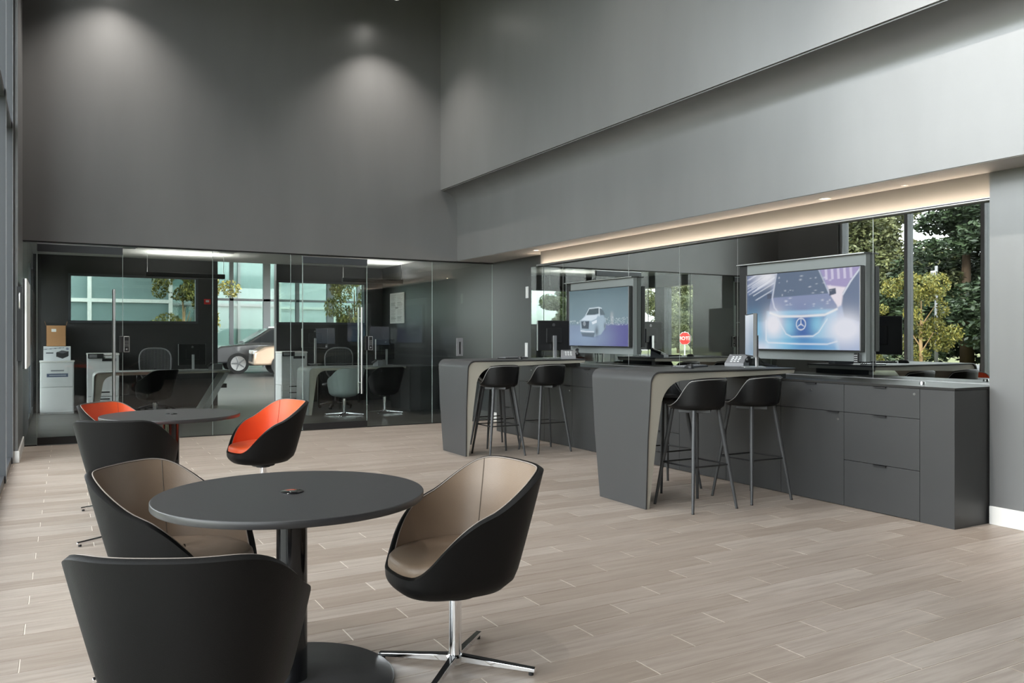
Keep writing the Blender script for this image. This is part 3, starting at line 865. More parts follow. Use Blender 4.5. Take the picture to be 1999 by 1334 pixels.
# ------------------------------------------------------------------ mirror wall and LED cove
ME = [3.43, 4.52, 6.09, 6.97, 7.89, 9.35, 10.21]
for k, (a, c) in enumerate(zip(ME[:-1], ME[1:])):
    o = struct(empty('wall_right_mirror', (6.04, (a + c) / 2, 0)), 'black tinted mirror panel on the right wall')
    hl = (c - a) / 2
    bx('pane', M['mirror'], o, -.018, .018, -hl + .002, hl - .002, .985, 2.342)
    if k == 2: o.rotation_euler.z = R(0.12)
    if k == 3: o.rotation_euler.z = R(-0.10)
    if k > 0: bx('joint', M['alu'], o, -.0185, .01, -hl - .0022, -hl + .0018, .985, 2.342)
struct(bx('trim_2', M['alu'], None, 6.012, 6.058, 3.43, 10.21, .978, .984, bevel=.001), 'slim aluminium channel under the mirror')
t = struct(empty('trim_3', (0, 0, 0)), 'aluminium light channel along the top of the mirror')
bx('channel', M['alu'], t, 5.962, 6.046, 3.44, 9.96, 2.343, 2.350)
bx('channel_lip', M['alu'], t, 5.962, 5.966, 3.44, 9.96, 2.336, 2.3565)
bx('led_strip', M['led'], t, 5.975, 5.990, 3.46, 9.95, 2.351, 2.3585)
for x, y, lab in ((5.66, 9.46, 'recessed downlight at the far end of the lit soffit'), (5.67, 4.72, 'recessed downlight in the middle of the lit soffit'), (5.70, 4.0, 'tiny recessed spot near the right end of the soffit')):
    d = thing('downlight', lab, 'ceiling light', (x, y, ZS - .004), 0, 'recessed soffit lights')
    r_ = .038 if y != 4.0 else .014
    MB().lathe([(r_, -.004), (r_ + .012, -.004), (r_ + .012, .0), (r_, .0)], 28, cap=False).build('ring', M['white'], d, angle=40)
    MB().lathe([(.0, -.001), (r_, -.001), (r_, .0), (.0, .0)], 24, cap=False).build('lens', M['lampoff'], d)
# switch plates on the far right wall, intercom on glass end wall
for y, z0, z1, lab in ((10.38, 1.90, 2.07, 'small white sensor plate high on the right wall beside the mirror'), (10.40, 1.03, 1.24, 'white switch plate low on the right wall beside the mirror')):
    t = thing('wall_plate', lab, 'switch', (XR, y, z0))
    bx('plate', M['whiteplastic'], t, -.008, 0, -.04, .04, 0, z1 - z0, bevel=.003); bx('rocker', M['white'], t, -.012, -.007, -.018, .018, .03, z1 - z0 - .03, bevel=.002)
t = thing('door_reader', 'grey access reader mounted on the glass at the right end', 'card reader', (5.42, YG - .03, 1.03))
bx('plate', M['greyplastic'], t, 0, .11, 0, .02, 0, .28, bevel=.004); bx('slot', M['black'], t, .045, .065, -.003, .001, .03, .22)

# ------------------------------------------------------------------ wall screens
def lerp3(a, b, t): return np.array(a) * (1 - t[..., None]) + np.array(b) * t[..., None]
def put(im, mask, col): 
    m = mask[..., None] if mask.ndim == 2 else mask
    im[:] = im * (1 - m) + np.array(col) * m
def polym(u, v, pts, soft=.006):
    """soft mask of a polygon (even-odd rule with a small edge blur)"""
    inside = np.zeros(u.shape, bool); n = len(pts); dist = np.full(u.shape, 9.0)
    for i in range(n):
        x0, y0 = pts[i]; x1, y1 = pts[(i + 1) % n]
        cond = ((y0 > v) != (y1 > v))
        xi = (x1 - x0) * (v - y0) / (y1 - y0 + 1e-12) + x0
        inside ^= cond & (u < xi)
        dx, dy = x1 - x0, y1 - y0; tt = np.clip(((u - x0) * dx + (v - y0) * dy) / (dx * dx + dy * dy + 1e-12), 0, 1)
        dist = np.minimum(dist, np.hypot(u - x0 - tt * dx, v - y0 - tt * dy))
    return np.clip(.5 + np.where(inside, dist, -dist) / soft, 0, 1)
def linem(u, v, pts, w):
    d = np.full(u.shape, 9.0)
    for (x0, y0), (x1, y1) in zip(pts[:-1], pts[1:]):
        dx, dy = x1 - x0, y1 - y0; tt = np.clip(((u - x0) * dx + (v - y0) * dy) / (dx * dx + dy * dy + 1e-12), 0, 1)
        d = np.minimum(d, np.hypot(u - x0 - tt * dx, (v - y0 - tt * dy) * .56))
    return np.clip(1 - d / w, 0, 1) ** .8
def glow(u, v, x, y, sx, sy): return np.exp(-((u - x) / sx) ** 2 - ((v - y) / sy) ** 2)
def star_mask(u, v, x, y, r, w, asp=.56):
    du, dv = u - x, (v - y) * asp
    m_ = np.clip(1 - abs(np.hypot(du, dv) - r) / w, 0, 1)
    for a in (90, 210, 330):
        ex, ey = math.cos(R(a)) * r, -math.sin(R(a)) * r
        tt = np.clip((du * ex + dv * ey) / r ** 2, 0, 1); d = np.hypot(du - tt * ex, dv - tt * ey)
        m_ = np.maximum(m_, np.clip(1 - d / (w * 1.3 * (1.05 - tt * .7)), 0, 1))
    return m_
def screen_bright(u, v):
    rng = np.random.RandomState(3)
    im = lerp3((.14, .19, .33), (.40, .50, .72), np.clip(u * .8 + v * .5, 0, 1))
    # city street: dark left block, streaks of light, pale right side
    put(im, polym(u, v, [(0, .28), (.24, .14), (.24, .62), (0, .66)], .03), (.10, .15, .25))
    for k in range(16):
        y0 = rng.uniform(0, .32); x0 = rng.uniform(-.1, .12); L = rng.uniform(.12, .3)
        put(im, linem(u, v, [(x0, y0 + .05), (x0 + L, y0 - L * .75 + .05)], .007) * rng.uniform(.4, .95), (.85, .9, 1.0))
    put(im, glow(u, v, .2, .03, .13, .12) * .9, (.95, .96, 1))
    put(im, polym(u, v, [(.68, 0), (1, 0), (1, .30), (.74, .22)], .02), (.42, .36, .62))
    for k in range(5): put(im, polym(u, v, [(.72 + k * .05, .0), (.74 + k * .05, .0), (.745 + k * .05, .13), (.725 + k * .05, .13)], .006) * .7, (.82, .78, .95))
    put(im, polym(u, v, [(.74, .2), (.9, .24), (.86, .45), (.80, .5)], .02), (.92, .85, .93))
    put(im, polym(u, v, [(.87, .30), (.93, .16), (1, .02), (1, .66), (.88, .60), (.86, .45)], .015), (.16, .21, .33))
    put(im, linem(u, v, [(.87, .32), (.93, .17), (1.0, .03)], .01), (.85, .9, 1))
    # car
    put(im, polym(u, v, [(.28, .02), (.33, -.05), (.64, -.05), (.69, .05), (.76, .33), (.25, .33)], .01), (.13, .18, .27))
    put(im, polym(u, v, [(.245, .32), (.755, .30), (.82, .45), (.83, .52), (.70, .55), (.30, .56), (.22, .50), (.225, .42)], .01), (.27, .32, .50))
    put(im, linem(u, v, [(.29, .0), (.25, .33), (.27, .45), (.32, .54)], .010) * .8, (.8, .85, .97))
    put(im, linem(u, v, [(.67, .0), (.755, .30)], .007) * .6, (.8, .85, .97))
    put(im, polym(u, v, [(.755, .25), (.81, .24), (.815, .31), (.76, .33)], .008), (.08, .10, .16))
    put(im, polym(u, v, [(.20, .27), (.245, .26), (.24, .33), (.20, .33)], .008), (.08, .10, .16))
    for k in range(40):
        x, y = rng.uniform(.28, .78), rng.uniform(.03, .50); put(im, glow(u, v, x, y, rng.uniform(.004, .014), rng.uniform(.004, .012)) * .55, (.9, .92, 1))
    # face of the car
    put(im, polym(u, v, [(.2, .5), (.82, .5), (.84, 1.0), (.18, 1.0)], .03), (.42, .66, .88))
    put(im, polym(u, v, [(.30, .565), (.74, .55), (.66, .78), (.62, .82), (.42, .83), (.37, .79)], .02), (.075, .15, .42))
    put(im, polym(u, v, [(.22, .86), (.80, .85), (.82, 1.0), (.22, 1.0)], .03), (.14, .42, .74))
    put(im, glow(u, v, .52, .80, .14, .25) * .55, (.05, .13, .45))
    put(im, glow(u, v, .40, .70, .07, .16) * .8, (.25, .68, .90)); put(im, glow(u, v, .66, .68, .07, .16) * .8, (.25, .68, .90))
    put(im, glow(u, v, .07, .75, .12, .20) * .95, (.22, .62, .88)); put(im, glow(u, v, .30, .93, .16, .10) * .7, (.25, .70, .92))
    put(im, np.clip(glow(u, v, .26, .67, .095, .18) * 1.25, 0, 1), (.93, .93, 1.0)); put(im, np.clip(glow(u, v, .89, .74, .15, .19) * 1.3, 0, 1), (.88, .90, .99))
    put(im, np.clip(glow(u, v, .10, .99, .2, .10), 0, 1) * .8, (.85, .88, .99))
    put(im, linem(u, v, [(.23, .52), (.32, .57), (.52, .575), (.72, .565), (.82, .50)], .013), (1.0, 1.0, 1.0))
    put(im, linem(u, v, [(.30, .60), (.38, .80), (.43, .835), (.62, .83), (.67, .78), (.74, .62)], .008) * .9, (.85, .92, 1))
    put(im, linem(u, v, [(.19, .62), (.19, .88), (.21, .915), (.5, .93), (.74, .93), (.82, .895)], .008) * .9, (.88, .93, 1))
    put(im, star_mask(u, v, .515, .675, .041, .0065), (.90, .94, 1.0))
    return im
def screen_dim(u, v):
    rng = np.random.RandomState(5)
    im = lerp3((.085, .14, .165), (.17, .25, .30), np.clip(v / .6, 0, 1))
    put(im, glow(u, v, .55, .35, .5, .3) * .5, (.20, .28, .32))
    fl_ = np.clip((v - .60) / .05, 0, 1)
    floor_c = lerp3((.20, .26, .38), (.11, .11, .30), np.clip((u - .35) / .5, 0, 1))
    im[:] = im * (1 - fl_[..., None]) + floor_c * fl_[..., None]
    put(im, glow(u, v, .30, .85, .35, .14) * .6, (.28, .38, .52))
    for k in range(140):
        x = rng.uniform(.62, 1.0) if k % 3 else rng.uniform(0, .25); y = rng.uniform(.50, .64) if x > .5 else rng.uniform(.54, .6)
        put(im, glow(u, v, x, y, .004, .006) * .7, (.75, .82, .85))
    put(im, glow(u, v, .74, .46, .025, .05) * .6, (.42, .45, .47)); put(im, polym(u, v, [(.72, .48), (.76, .48), (.77, .62), (.72, .62)], .02) * .5, (.45, .48, .52))
    # pale car, three-quarter view
    put(im, polym(u, v, [(.20, .56), (.30, .44), (.50, .42), (.60, .46), (.64, .55), (.64, .68), (.56, .80), (.44, .84), (.22, .80), (.20, .72)], .015), (.33, .43, .52))
    put(im, polym(u, v, [(.31, .45), (.36, .34), (.53, .33), (.525, .43), (.45, .45)], .012), (.06, .09, .11))
    put(im, polym(u, v, [(.54, .33), (.60, .38), (.63, .46), (.55, .46)], .012), (.10, .14, .17))
    put(im, linem(u, v, [(.30, .45), (.36, .335), (.52, .325), (.57, .34)], .008), (.68, .78, .84)); put(im, linem(u, v, [(.53, .33), (.53, .47)], .010), (.75, .83, .88))
    put(im, polym(u, v, [(.21, .54), (.31, .455), (.52, .45), (.48, .52), (.40, .555)], .02), (.62, .72, .80))
    put(im, polym(u, v, [(.215, .56), (.36, .56), (.35, .70), (.23, .69)], .015), (.05, .07, .10))
    put(im, star_mask(u, v, .275, .605, .018, .005), (.55, .62, .68))
    put(im, polym(u, v, [(.40, .58), (.49, .54), (.49, .59), (.42, .62)], .01), (.72, .80, .87))
    put(im, linem(u, v, [(.21, .73), (.30, .745), (.44, .75)], .008), (.75, .82, .9))
    put(im, polym(u, v, [(.21, .76), (.46, .77), (.44, .85), (.24, .83)], .02) * .8, (.07, .10, .14))
    put(im, glow(u, v, .49, .74, .03, .09) * .8, (.06, .08, .11)); put(im, glow(u, v, .625, .65, .015, .06) * .8, (.07, .09, .12))
    return im
def wall_screen(yl, yr, lab, fn, strength, sat):
    """yl is the end that shows left in the photograph (larger y)"""
    t = thing('wall_screen', lab, 'screen', (0, (yl + yr) / 2, 0), 0, 'wall mounted screens on the mirror')
    W = yl - yr; h = W / 2
    bx('backing_panel', M['greypanel'], t, 5.965, 6.02, -h - .004, h + .05, 1.12, 2.035)
    bx('backing_side', M['black'], t, 5.97, 6.021, h + .05, h + .16, 1.05, 2.03)
    bx('top_ledge', M['black'], t, 5.93, 6.021, -h - .012, h + .16, 2.035, 2.048)
    bx('ledge_edge', M['alu'], t, 5.926, 5.93, -h - .012, h + .16, 2.037, 2.046)
    hs_ = bx('housing', M['black'], t, 5.905, 5.955, -h, h, 1.205, 1.935, bevel=.004)
    picture('display', W - .02, .71, fn, attr_emit_mat('display_' + sat, strength), hs_, (5.9035, h - .01, 1.216), (0, -1, 0), (0, 0, 1), 200, 112)
    for a in ((-h, h, 1.205, 1.214), (-h, h, 1.9275, 1.935)): bx('bezel', M['black'], hs_, 5.900, 5.906, a[0], a[1], a[2], a[3])
    for a in ((-h, -h + .009), (h - .009, h)): bx('bezel', M['greyplastic'], hs_, 5.900, 5.906, a[0], a[1], 1.214, 1.9275)
    bx('bracket', M['black'], t, 5.955, 5.966, -.3, .3, 1.35, 1.8)
    return t
M['greypanel'] = mat('grey_backing_panel', (0.20, 0.215, 0.215), 0.5)
wall_screen(5.85, 4.55, 'bright wall screen showing the glowing front of a car', screen_bright, .30, 'bright')
wall_screen(9.02, 7.73, 'dim wall screen showing a pale car at night', screen_dim, .36, 'dim')
t = thing('remote_control', 'small remote control clipped under the bright wall screen', 'remote', (5.905, 4.60, 1.12))
bx('body', M['black'], t, 0, .02, -.02, .02, -.01, .075, bevel=.004)
for r_ in range(4):
    for c_ in range(3): bx('button', M['whiteplastic'], t, -.0015, .001, -.014 + c_ * .011, -.008 + c_ * .011, .0 + r_ * .017, .006 + r_ * .017)
bx('clip', M['greyplastic'], t, .02, .06, -.012, .012, .0, .06)

# ------------------------------------------------------------------ things on the bars
def monitor(loc, n, lab, W=.50, H=.365, zc=1.345, lit=True, zb=1.067, cat='monitor'):
    """n = direction the screen faces (xy)"""
    t = thing('monitor', lab, cat, loc, math.atan2(n[1], n[0]) + math.pi / 2, 'office monitors')
    z = zc - loc[2]
    h = bx('housing', M['black'], t, -W / 2, W / 2, -.015, .018, z - H / 2, z + H / 2, bevel=.006)
    bx('back_bulge', M['black'], h, -W / 4, W / 4, .018, .035, z - H / 4, z + H / 4, bevel=.01)
    picture('display', W - .016, H - .02, (lambda u, v: lerp3((.30, .42, .55), (.72, .76, .86), np.clip(1 - v + .15 * np.sin(u * 6), 0, 1))) if lit else (lambda u, v: np.ones(u.shape + (3,)) * .01), M['scr_lit'] if lit else M['scr_off'], h, (-W / 2 + .008, -.0158, z - H / 2 + .012), (1, 0, 0), (0, 0, 1), 16, 16)
    bx('frame', M['alu'], h, -W / 2 - .002, -W / 2 + .004, -.0155, .012, z - H / 2, z + H / 2)
    bx('frame', M['alu'], h, W / 2 - .004, W / 2 + .002, -.0155, .012, z - H / 2, z + H / 2)
    bx('stand_column', M['alu'], t, -.022, .022, .035, .06, .01, z, bevel=.004)
    bx('stand_base', M['alu'], t, -.11, .11, -.07, .11, 0, .010, bevel=.003)
    em = MB().tube([(.016 * math.cos(a), .0192, z + H * .36 + .016 * math.sin(a)) for a in [k * math.pi / 10 for k in range(20)]], .0014, 5, True)
    for a in (90, 210, 330): em.cyl((0, .0192, z + H * .36), (.016 * math.cos(R(a)), .0192, z + H * .36 + .016 * math.sin(R(a))), .0022, .0008, n=5)
    em.build('emblem', M['alu'], h)
    return t
M['scr_lit'] = attr_emit_mat('monitor_display', .3); M['scr_off'] = attr_emit_mat('monitor_display_off', .5)
monitor((5.28, 8.42, 1.067), (.12, .99), 'black monitor seen from behind on the far bar desk', lit=True, W=.42)
monitor((5.22, 5.12, 1.067), (-.79, .61), 'lit monitor seen almost edge on upon the near bar desk')
def keyboard(loc, rz, lab):
    t = thing('keyboard', lab, 'keyboard', loc, rz, 'bar desk keyboards')
    bx('base', M['black'], t, -.21, .21, -.065, .065, 0, .012, bevel=.003)
    k = MB()
    for r_ in range(5):
        for c_ in range(15): k.box(-.20 + c_ * .0265, -.20 + c_ * .0265 + .022, -.055 + r_ * .0225, -.055 + r_ * .0225 + .018, .012, .018)
    k.build('keys', M['greyplastic'], t)
def mouse(loc, rz, lab):
    t = thing('computer_mouse', lab, 'mouse', loc, rz, 'bar desk mice')
    pr_ = [[(.031 * f * math.cos(a), .052 * f * math.sin(a), z) for a in [k * math.pi / 12 for k in range(24)]] for f, z in ((.95, 0), (1, .01), (.9, .024), (.6, .033), (.02, .036))]
    MB().grid(pr_, True).build('shell', M['black'], t, smooth=True); bx('wheel', M['greyplastic'], t, -.003, .003, .015, .03, .030, .038)
def phone(loc, rz, lab):
    t = thing('desk_phone', lab, 'telephone', loc, rz, 'desk phones')
    MB().prism([(-.09, 0), (.09, 0), (.09, .03), (-.075, .105), (-.09, .10)], -.085, .085, 'x', fn=lambda v: v).build('body', M['greyplastic'], t, bevel=.003)
    bx('display', M['black'], t, -.06, .06, -.066, -.055, .09, .10)
    MB().tube([(-.11, -.06, .105), (-.11, -.02, .085), (-.11, .06, .055)], [.022, .013, .022], 10).build('handset', M['black'], t, smooth=True)
    k = MB()
    for r_ in range(4):
        for c_ in range(3): k.box(-.04 + c_ * .03, -.02 + c_ * .03, -.03 + r_ * .028, -.012 + r_ * .028, .08 - r_ * .0128, .088 - r_ * .0128)
    k.build('keypad', M['whiteplastic'], t)
keyboard((4.83, 8.62, 1.067), R(200), 'black keyboard on the far bar desk')
keyboard((4.80, 5.42, 1.067), R(200), 'black keyboard on the near bar desk')
mouse((4.72, 8.25, 1.067), R(160), 'black mouse on the far bar desk'); mouse((4.62, 5.22, 1.067), R(160), 'black mouse on the near bar desk')
phone((5.33, 8.16, 1.067), R(150), 'grey desk phone beside the monitor on the far bar desk')
phone((5.33, 5.40, 1.067), R(120), 'grey desk phone beside the monitor on the near bar desk')
cb = MB()
for k in range(3):
    cb.tube([(5.25 + .03 * k, 5.16, 1.18), (5.32 + .03 * k, 5.11, 1.10), (5.40 + .03 * k, 5.06, 1.075), (5.46, 5.02 + .03 * k, 1.0715)], .0035, 6)
tag(cb.build('monitor_cables', M['black'], None, smooth=True), 'thin black cables drooping behind the near bar monitor', 'cables')
# office desk things
monitor((2.05, 15.05, .757), (-.2, 1), 'dark monitor on the left office desk seen from behind', W=.46, zc=1.02, lit=False)
phone((2.42, 14.95, .757), R(20), 'grey desk phone at the end of the left office desk')
monitor((5.28, 14.25, .807), (-.3, .95), 'black monitor on the right office desk near the credenza', W=.42, zc=1.10, lit=False)
phone((5.05, 13.9, .807), R(10), 'grey desk phone on the right office desk')
monitor((4.35, 15.6, .80), (0, 1), 'dark monitor behind the right office desk', W=.50, zc=1.30, lit=False)
t = thing('side_table', 'dark narrow side table carrying a monitor at the back of the right office', 'table', (4.45, 15.6, 0))
bx('top', M['black'], t, -.12, .9, -.28, .28, .77, .80)
for dx in (-.09, .87):
    for dy in (-.25, .25): bx('leg', M['black'], t, dx - .02, dx + .02, dy - .02, dy + .02, 0, .77)
# mesh task chair
def task_chair(loc, rz, lab):
    t = thing('task_chair', lab, 'chair', loc, rz, 'mesh task chairs')
    W = .56; H0, H1 = .52, 1.12
    pts = []
    for a in range(0, 28):
        th = 2 * math.pi * a / 28; x, y = sup(th, W / 2, (H1 - H0) / 2, 3.2)
        pts.append((x * (.86 + .14 * (y + .3) / .6), -.24 - .06 * ((y) / .3) ** 2 - .05 * (abs(x) / .28) ** 2 * -1, (H0 + H1) / 2 + y))
    bf = MB().tube(pts, .013, 8, True).build('back_frame', M['greyplastic'], t, smooth=True)
    n = 22
    for k in range(n):
        x = -W / 2 + W * (k + .5) / n; hh = (H1 - H0) / 2 * (1 - abs(2 * x / W) ** 3.2) ** (1 / 3.2)
        MB().tube([(x * .93, -.235 + .05 * (abs(x) / .28) ** 2 - .02, (H0 + H1) / 2 + hh * q) for q in (-.98, -.5, 0, .5, .98)], .0032, 5).build('mesh_rib', M['greyplastic'], bf)
    sp = [[(x * f, y * f + .0, z) for x, y in [sup(2 * math.pi * k / 32, .25, .24, 3) for k in range(32)]] for f, z in ((.9, .42), (1, .43), (1, .455), (.9, .468), (.02, .46))]
    MB().grid(sp, True).build('seat', M['black'], t, smooth=True)
    for s in (-1, 1):
        MB().tube([(s * .26, -.1, .45), (s * .31, -.08, .55), (s * .31, -.05, .66)], .014, 8).build('arm_post', M['black'], t, smooth=True)
        bx('arm_pad', M['black'], t, s * .31 - .04, s * .31 + .04, -.16, .12, .66, .685, bevel=.01)
    MB().cyl((0, 0, .10), (0, 0, .42), .028, n=14).build('column', M['black'], t, angle=40)
    MB().cyl((0, -.22, .45), (0, -.26, .75), .02, n=10).build('back_support', M['black'], t)
    for k in range(5):
        a = R(72 * k + 10); c, s = math.cos(a), math.sin(a)
        lg = MB().tube([(0, 0, .12), (.15 * c, .15 * s, .10), (.30 * c, .30 * s, .07)], [.024, .02, .015], 8).build('leg', M['black'], t, smooth=True)
        MB().cyl((.30 * c - .02 * s, .30 * s + .02 * c, .03), (.30 * c + .02 * s, .30 * s - .02 * c, .03), .03, n=14).build('castor', M['blackm'], lg)
    return t
task_chair((1.55, 15.75, 0), math.pi, 'grey ribbed mesh task chair behind the left office desk')
task_chair((4.55, 14.85, 0), R(150), 'black mesh task chair behind the right office desk')
# door pull / whiteboard display on the left wall, seen edge on
t = thing('wall_display', 'white backed display on the left wall seen edge on', 'screen', (XS, 10.35, 1.0))
bx('mount', M['black'], t, 0, .05, -.55, .45, .08, .85)
bx('panel', M['black'], t, .05, .075, -.62, .58, 0, .93, bevel=.004)
bx('rim', M['white'], t, .073, .092, -.62, .58, 0, .93, bevel=.004)
MB().tube([(.03, -.63, .62), (.03, -.67, .64), (.03, -.67, .76), (.03, -.63, .78)], .007, 8).build('handle', M['alu'], t, smooth=True)

# ------------------------------------------------------------------ ceiling spotlights
lamps = [(.6, 10.75), (4.15, 10.75), (.6, 6.6), (4.15, 6.6), (.6, 2.4), (4.15, 2.4), (2.5, 3.7)]
AIM = {'added black ceiling spot brightening the right bulkhead': ((5.6, 2.4, 2.8), 750)}  # extra unseen lamp, added to brighten the bulkhead and pilaster
labs = ['black ceiling spot washing the left of the back wall', 'black ceiling spot by the corner of the bulkhead', 'black ceiling spot above the far round table', 'black ceiling spot above the far bar desk', 'black ceiling spot above the near round table', 'black ceiling spot above the near bar desk', 'added black ceiling spot brightening the right bulkhead']
for (x, y), lab in zip(lamps, labs):
    t = thing('ceiling_spot', lab, 'ceiling light', (x, y, 0), 0, 'cylindrical ceiling spots')
    MB().lathe([(.055, 6.07), (.06, 6.07), (.06, ZC), (.055, ZC)], 24, cap=False).build('can', M['black'], t, angle=40)
    MB().lathe([(.0, 6.085), (.054, 6.085), (.054, 6.088), (.0, 6.088)], 24, cap=False).build('lens', M['lampface'], t)
    aim = lab in AIM
    ld = bpy.data.lights.new('spot_lamp', 'SPOT'); ld.energy = 175 if y > 10 else 60; ld.spot_size = R(104); ld.spot_blend = .9; ld.shadow_soft_size = .05; ld.color = (1.0, .95, .88)
    lo = bpy.data.objects.new('spot_lamp', ld); COL.objects.link(lo); lo.parent = t; lo.location = (0, 0, 6.07)
    if aim:
        ld.energy, ld.spot_size, ld.spot_blend = AIM[lab][1], R(62), 1.0
        lo.rotation_euler = (Vector((x, y, 6.07)) - Vector(AIM[lab][0])).to_track_quat('Z', 'Y').to_euler()

# ------------------------------------------------------------------ showroom beyond the opening
struct(bx('ceiling_showroom', M['ceil_off'], None, 2.2, 12.5, YB + .2, 36.2, 4.5, 4.7))
t = struct(empty('window_40', (2.2, 36, 0)), 'far glazed wall of the showroom')
for k in range(8): bx('mullion', M['frame'], t, k * 1.4, k * 1.4 + (.16 if k % 2 else .3), 0, .15, 0, 4.5)
for z in (2.9,): bx('transom', M['frame'], t, 0, 10.3, 0, .12, z - .05, z + .05)
bx('pane', M['tglass'], t, 0, 10.3, .06, .07, 0, 4.5)
def car(loc, rz, paint, lab):
    t = thing('car', lab, 'car', loc, rz, 'parked cars')
    body = [(-2.35, .35), (-2.4, .75), (-2.3, 1.0), (-1.0, 1.08), (1.0, 1.08), (2.05, .98), (2.38, .80), (2.42, .38)]
    def tp(v):
        k = 1 - .10 * max(0, (v[2] - .5)) - .05 * (abs(v[0]) / 2.4) ** 4; return (v[0], v[1] * k, v[2])
    MB().prism(body, -.97, .97, 'y', fn=tp).build('body', paint, t, bevel=.06, seg=3, angle=40)
    roof = [(-2.2, 1.0), (-1.75, 1.56), (-.9, 1.68), (.35, 1.64), (1.25, 1.05)]
    def tr(v):
        k = 1 - .24 * max(0, (v[2] - 1.0) / .68); return (v[0], v[1] * .90 * k, v[2])
    MB().prism(roof, -.97, .97, 'y', fn=tr).build('cabin', paint, t, bevel=.05, seg=3, angle=40)
    for s in (-1, 1):
        q = [(-2.0, 1.10), (-1.62, 1.50), (-.9, 1.60), (.3, 1.57), (1.0, 1.12)]
        def tw(v, s=s):
            k = 1 - .24 * max(0, (v[2] - 1.0) / .68); return (v[0], s * (.97 * .90 * k + (.012 if v[1] > 0 else -.01)), v[2])
        MB().prism(q, -1, 1, 'y', fn=tw).build('side_window', M['carglass'], t)
        bx('sill', M['blackm'], t, -1.1, 1.1, s * .93 - .03, s * .93 + .03, .28, .42)
    MB().add([(.50, -.66, 1.58), (.50, .66, 1.58), (1.26, .82, 1.09), (1.26, -.82, 1.09)], [(0, 1, 2, 3)]).build('windscreen', M['carglass'], t).location = (.015, 0, .015)
    for x in (-1.45, 1.48):
        for s in (-1, 1):
            w = MB().cyl((x, s * .72, .37), (x, s * .98, .37), .37, n=28).build('wheel', M['tiregum'], t, angle=40)
            MB().cyl((x, s * .95, .37), (x, s * .99, .37), .26, n=24).build('rim', M['alu'], w, angle=40)
            for k in range(5):
                a = 2 * math.pi * k / 5
                MB().cyl((x, s * .993, .37), (x + .24 * math.cos(a), s * .993, .37 + .24 * math.sin(a)), .035, .02, n=6).build('spoke', M['greyplastic'], w)
    for s in (-1, 1):
        bx('headlight', M['whiteplastic'], t, 2.22, 2.40, s * .62 - .2, s * .62 + .2, .74, .86, bevel=.02); bx('tail_light', M['red'], t, -2.40, -2.28, s * .65 - .2, s * .65 + .2, .82, .94, bevel=.02)
    bx('grille', M['black'], t, 2.36, 2.44, -.45, .45, .48, .74, bevel=.02)
    for s in (-1, 1): bx('roof_rail', M['alu'], t, -1.5, .2, s * .62 - .015, s * .62 + .015, 1.66, 1.70)
    return t
M['carglass'] = mat('car_glass', (.02, .022, .025), .08)
M['paint_grey'] = mat('grey_metallic_paint', (.10, .10, .105), .25, metal=.6, coat=.6)
M['paint_copper'] = mat('copper_metallic_paint', (.55, .40, .30), .28, metal=.5, coat=.6)
car((7.2, 31.0, 0), R(176), M['paint_grey'], 'dark grey car parked in the showroom beyond the offices')
car((8.15, 28.2, 0), R(174), M['paint_copper'], 'copper coloured car standing in for a reflection, before the grey one in the showroom')  # made-up car imitating a car reflected in the glass partition

# ------------------------------------------------------------------ outside
M['asphalt'] = mat('asphalt', (.10, .10, .105), .9, noise=(3, .2))
M['grass'] = mat('dry_grass', (.12, .13, .045), .9, noise=(1.5, .5))
M['kerb'] = mat('concrete_kerb', (.40, .39, .36), .8)
struct(bx('ground', M['grass'], None, -120, 80, -60, 140, -.30, -.14))
struct(bx('road', M['asphalt'], None, -30, -21, -60, 140, -.14, -.12))
struct(bx('sidewalk', M['kerb'], None, -3.2, -.9, -30, 60, -.14, -.10))
M['bark'] = mat('tree_bark', (.13, .085, .055), .9, noise=(6, .3, (1, 1, .2)))
M['barklight'] = mat('pale_tree_bark', (.42, .27, .14), .85, noise=(6, .3, (1, 1, .2)))
def leaf_mat(name, a, c):
    m = bpy.data.materials.new(name); m.use_nodes = True; nt = m.node_tree; b = nt.nodes['Principled BSDF']
    g_ = nt.nodes.new('ShaderNodeNewGeometry'); mx = nt.nodes.new('ShaderNodeMix'); mx.data_type = 'RGBA'
    mx.inputs[6].default_value = (*a, 1); mx.inputs[7].default_value = (*c, 1)
    nt.links.new(g_.outputs['Random Per Island'], mx.inputs[0]); nt.links.new(mx.outputs[2], b.inputs['Base Color']); b.inputs['Roughness'].default_value = .55
    return m
M['leaf_dark'] = leaf_mat('evergreen_leaves', (.012, .024, .012), (.042, .068, .026))
M['leaf_olive'] = leaf_mat('olive_leaves', (.05, .065, .025), (.16, .165, .065))
M['leaf_yellow'] = leaf_mat('yellow_green_leaves', (.07, .095, .022), (.33, .28, .06))
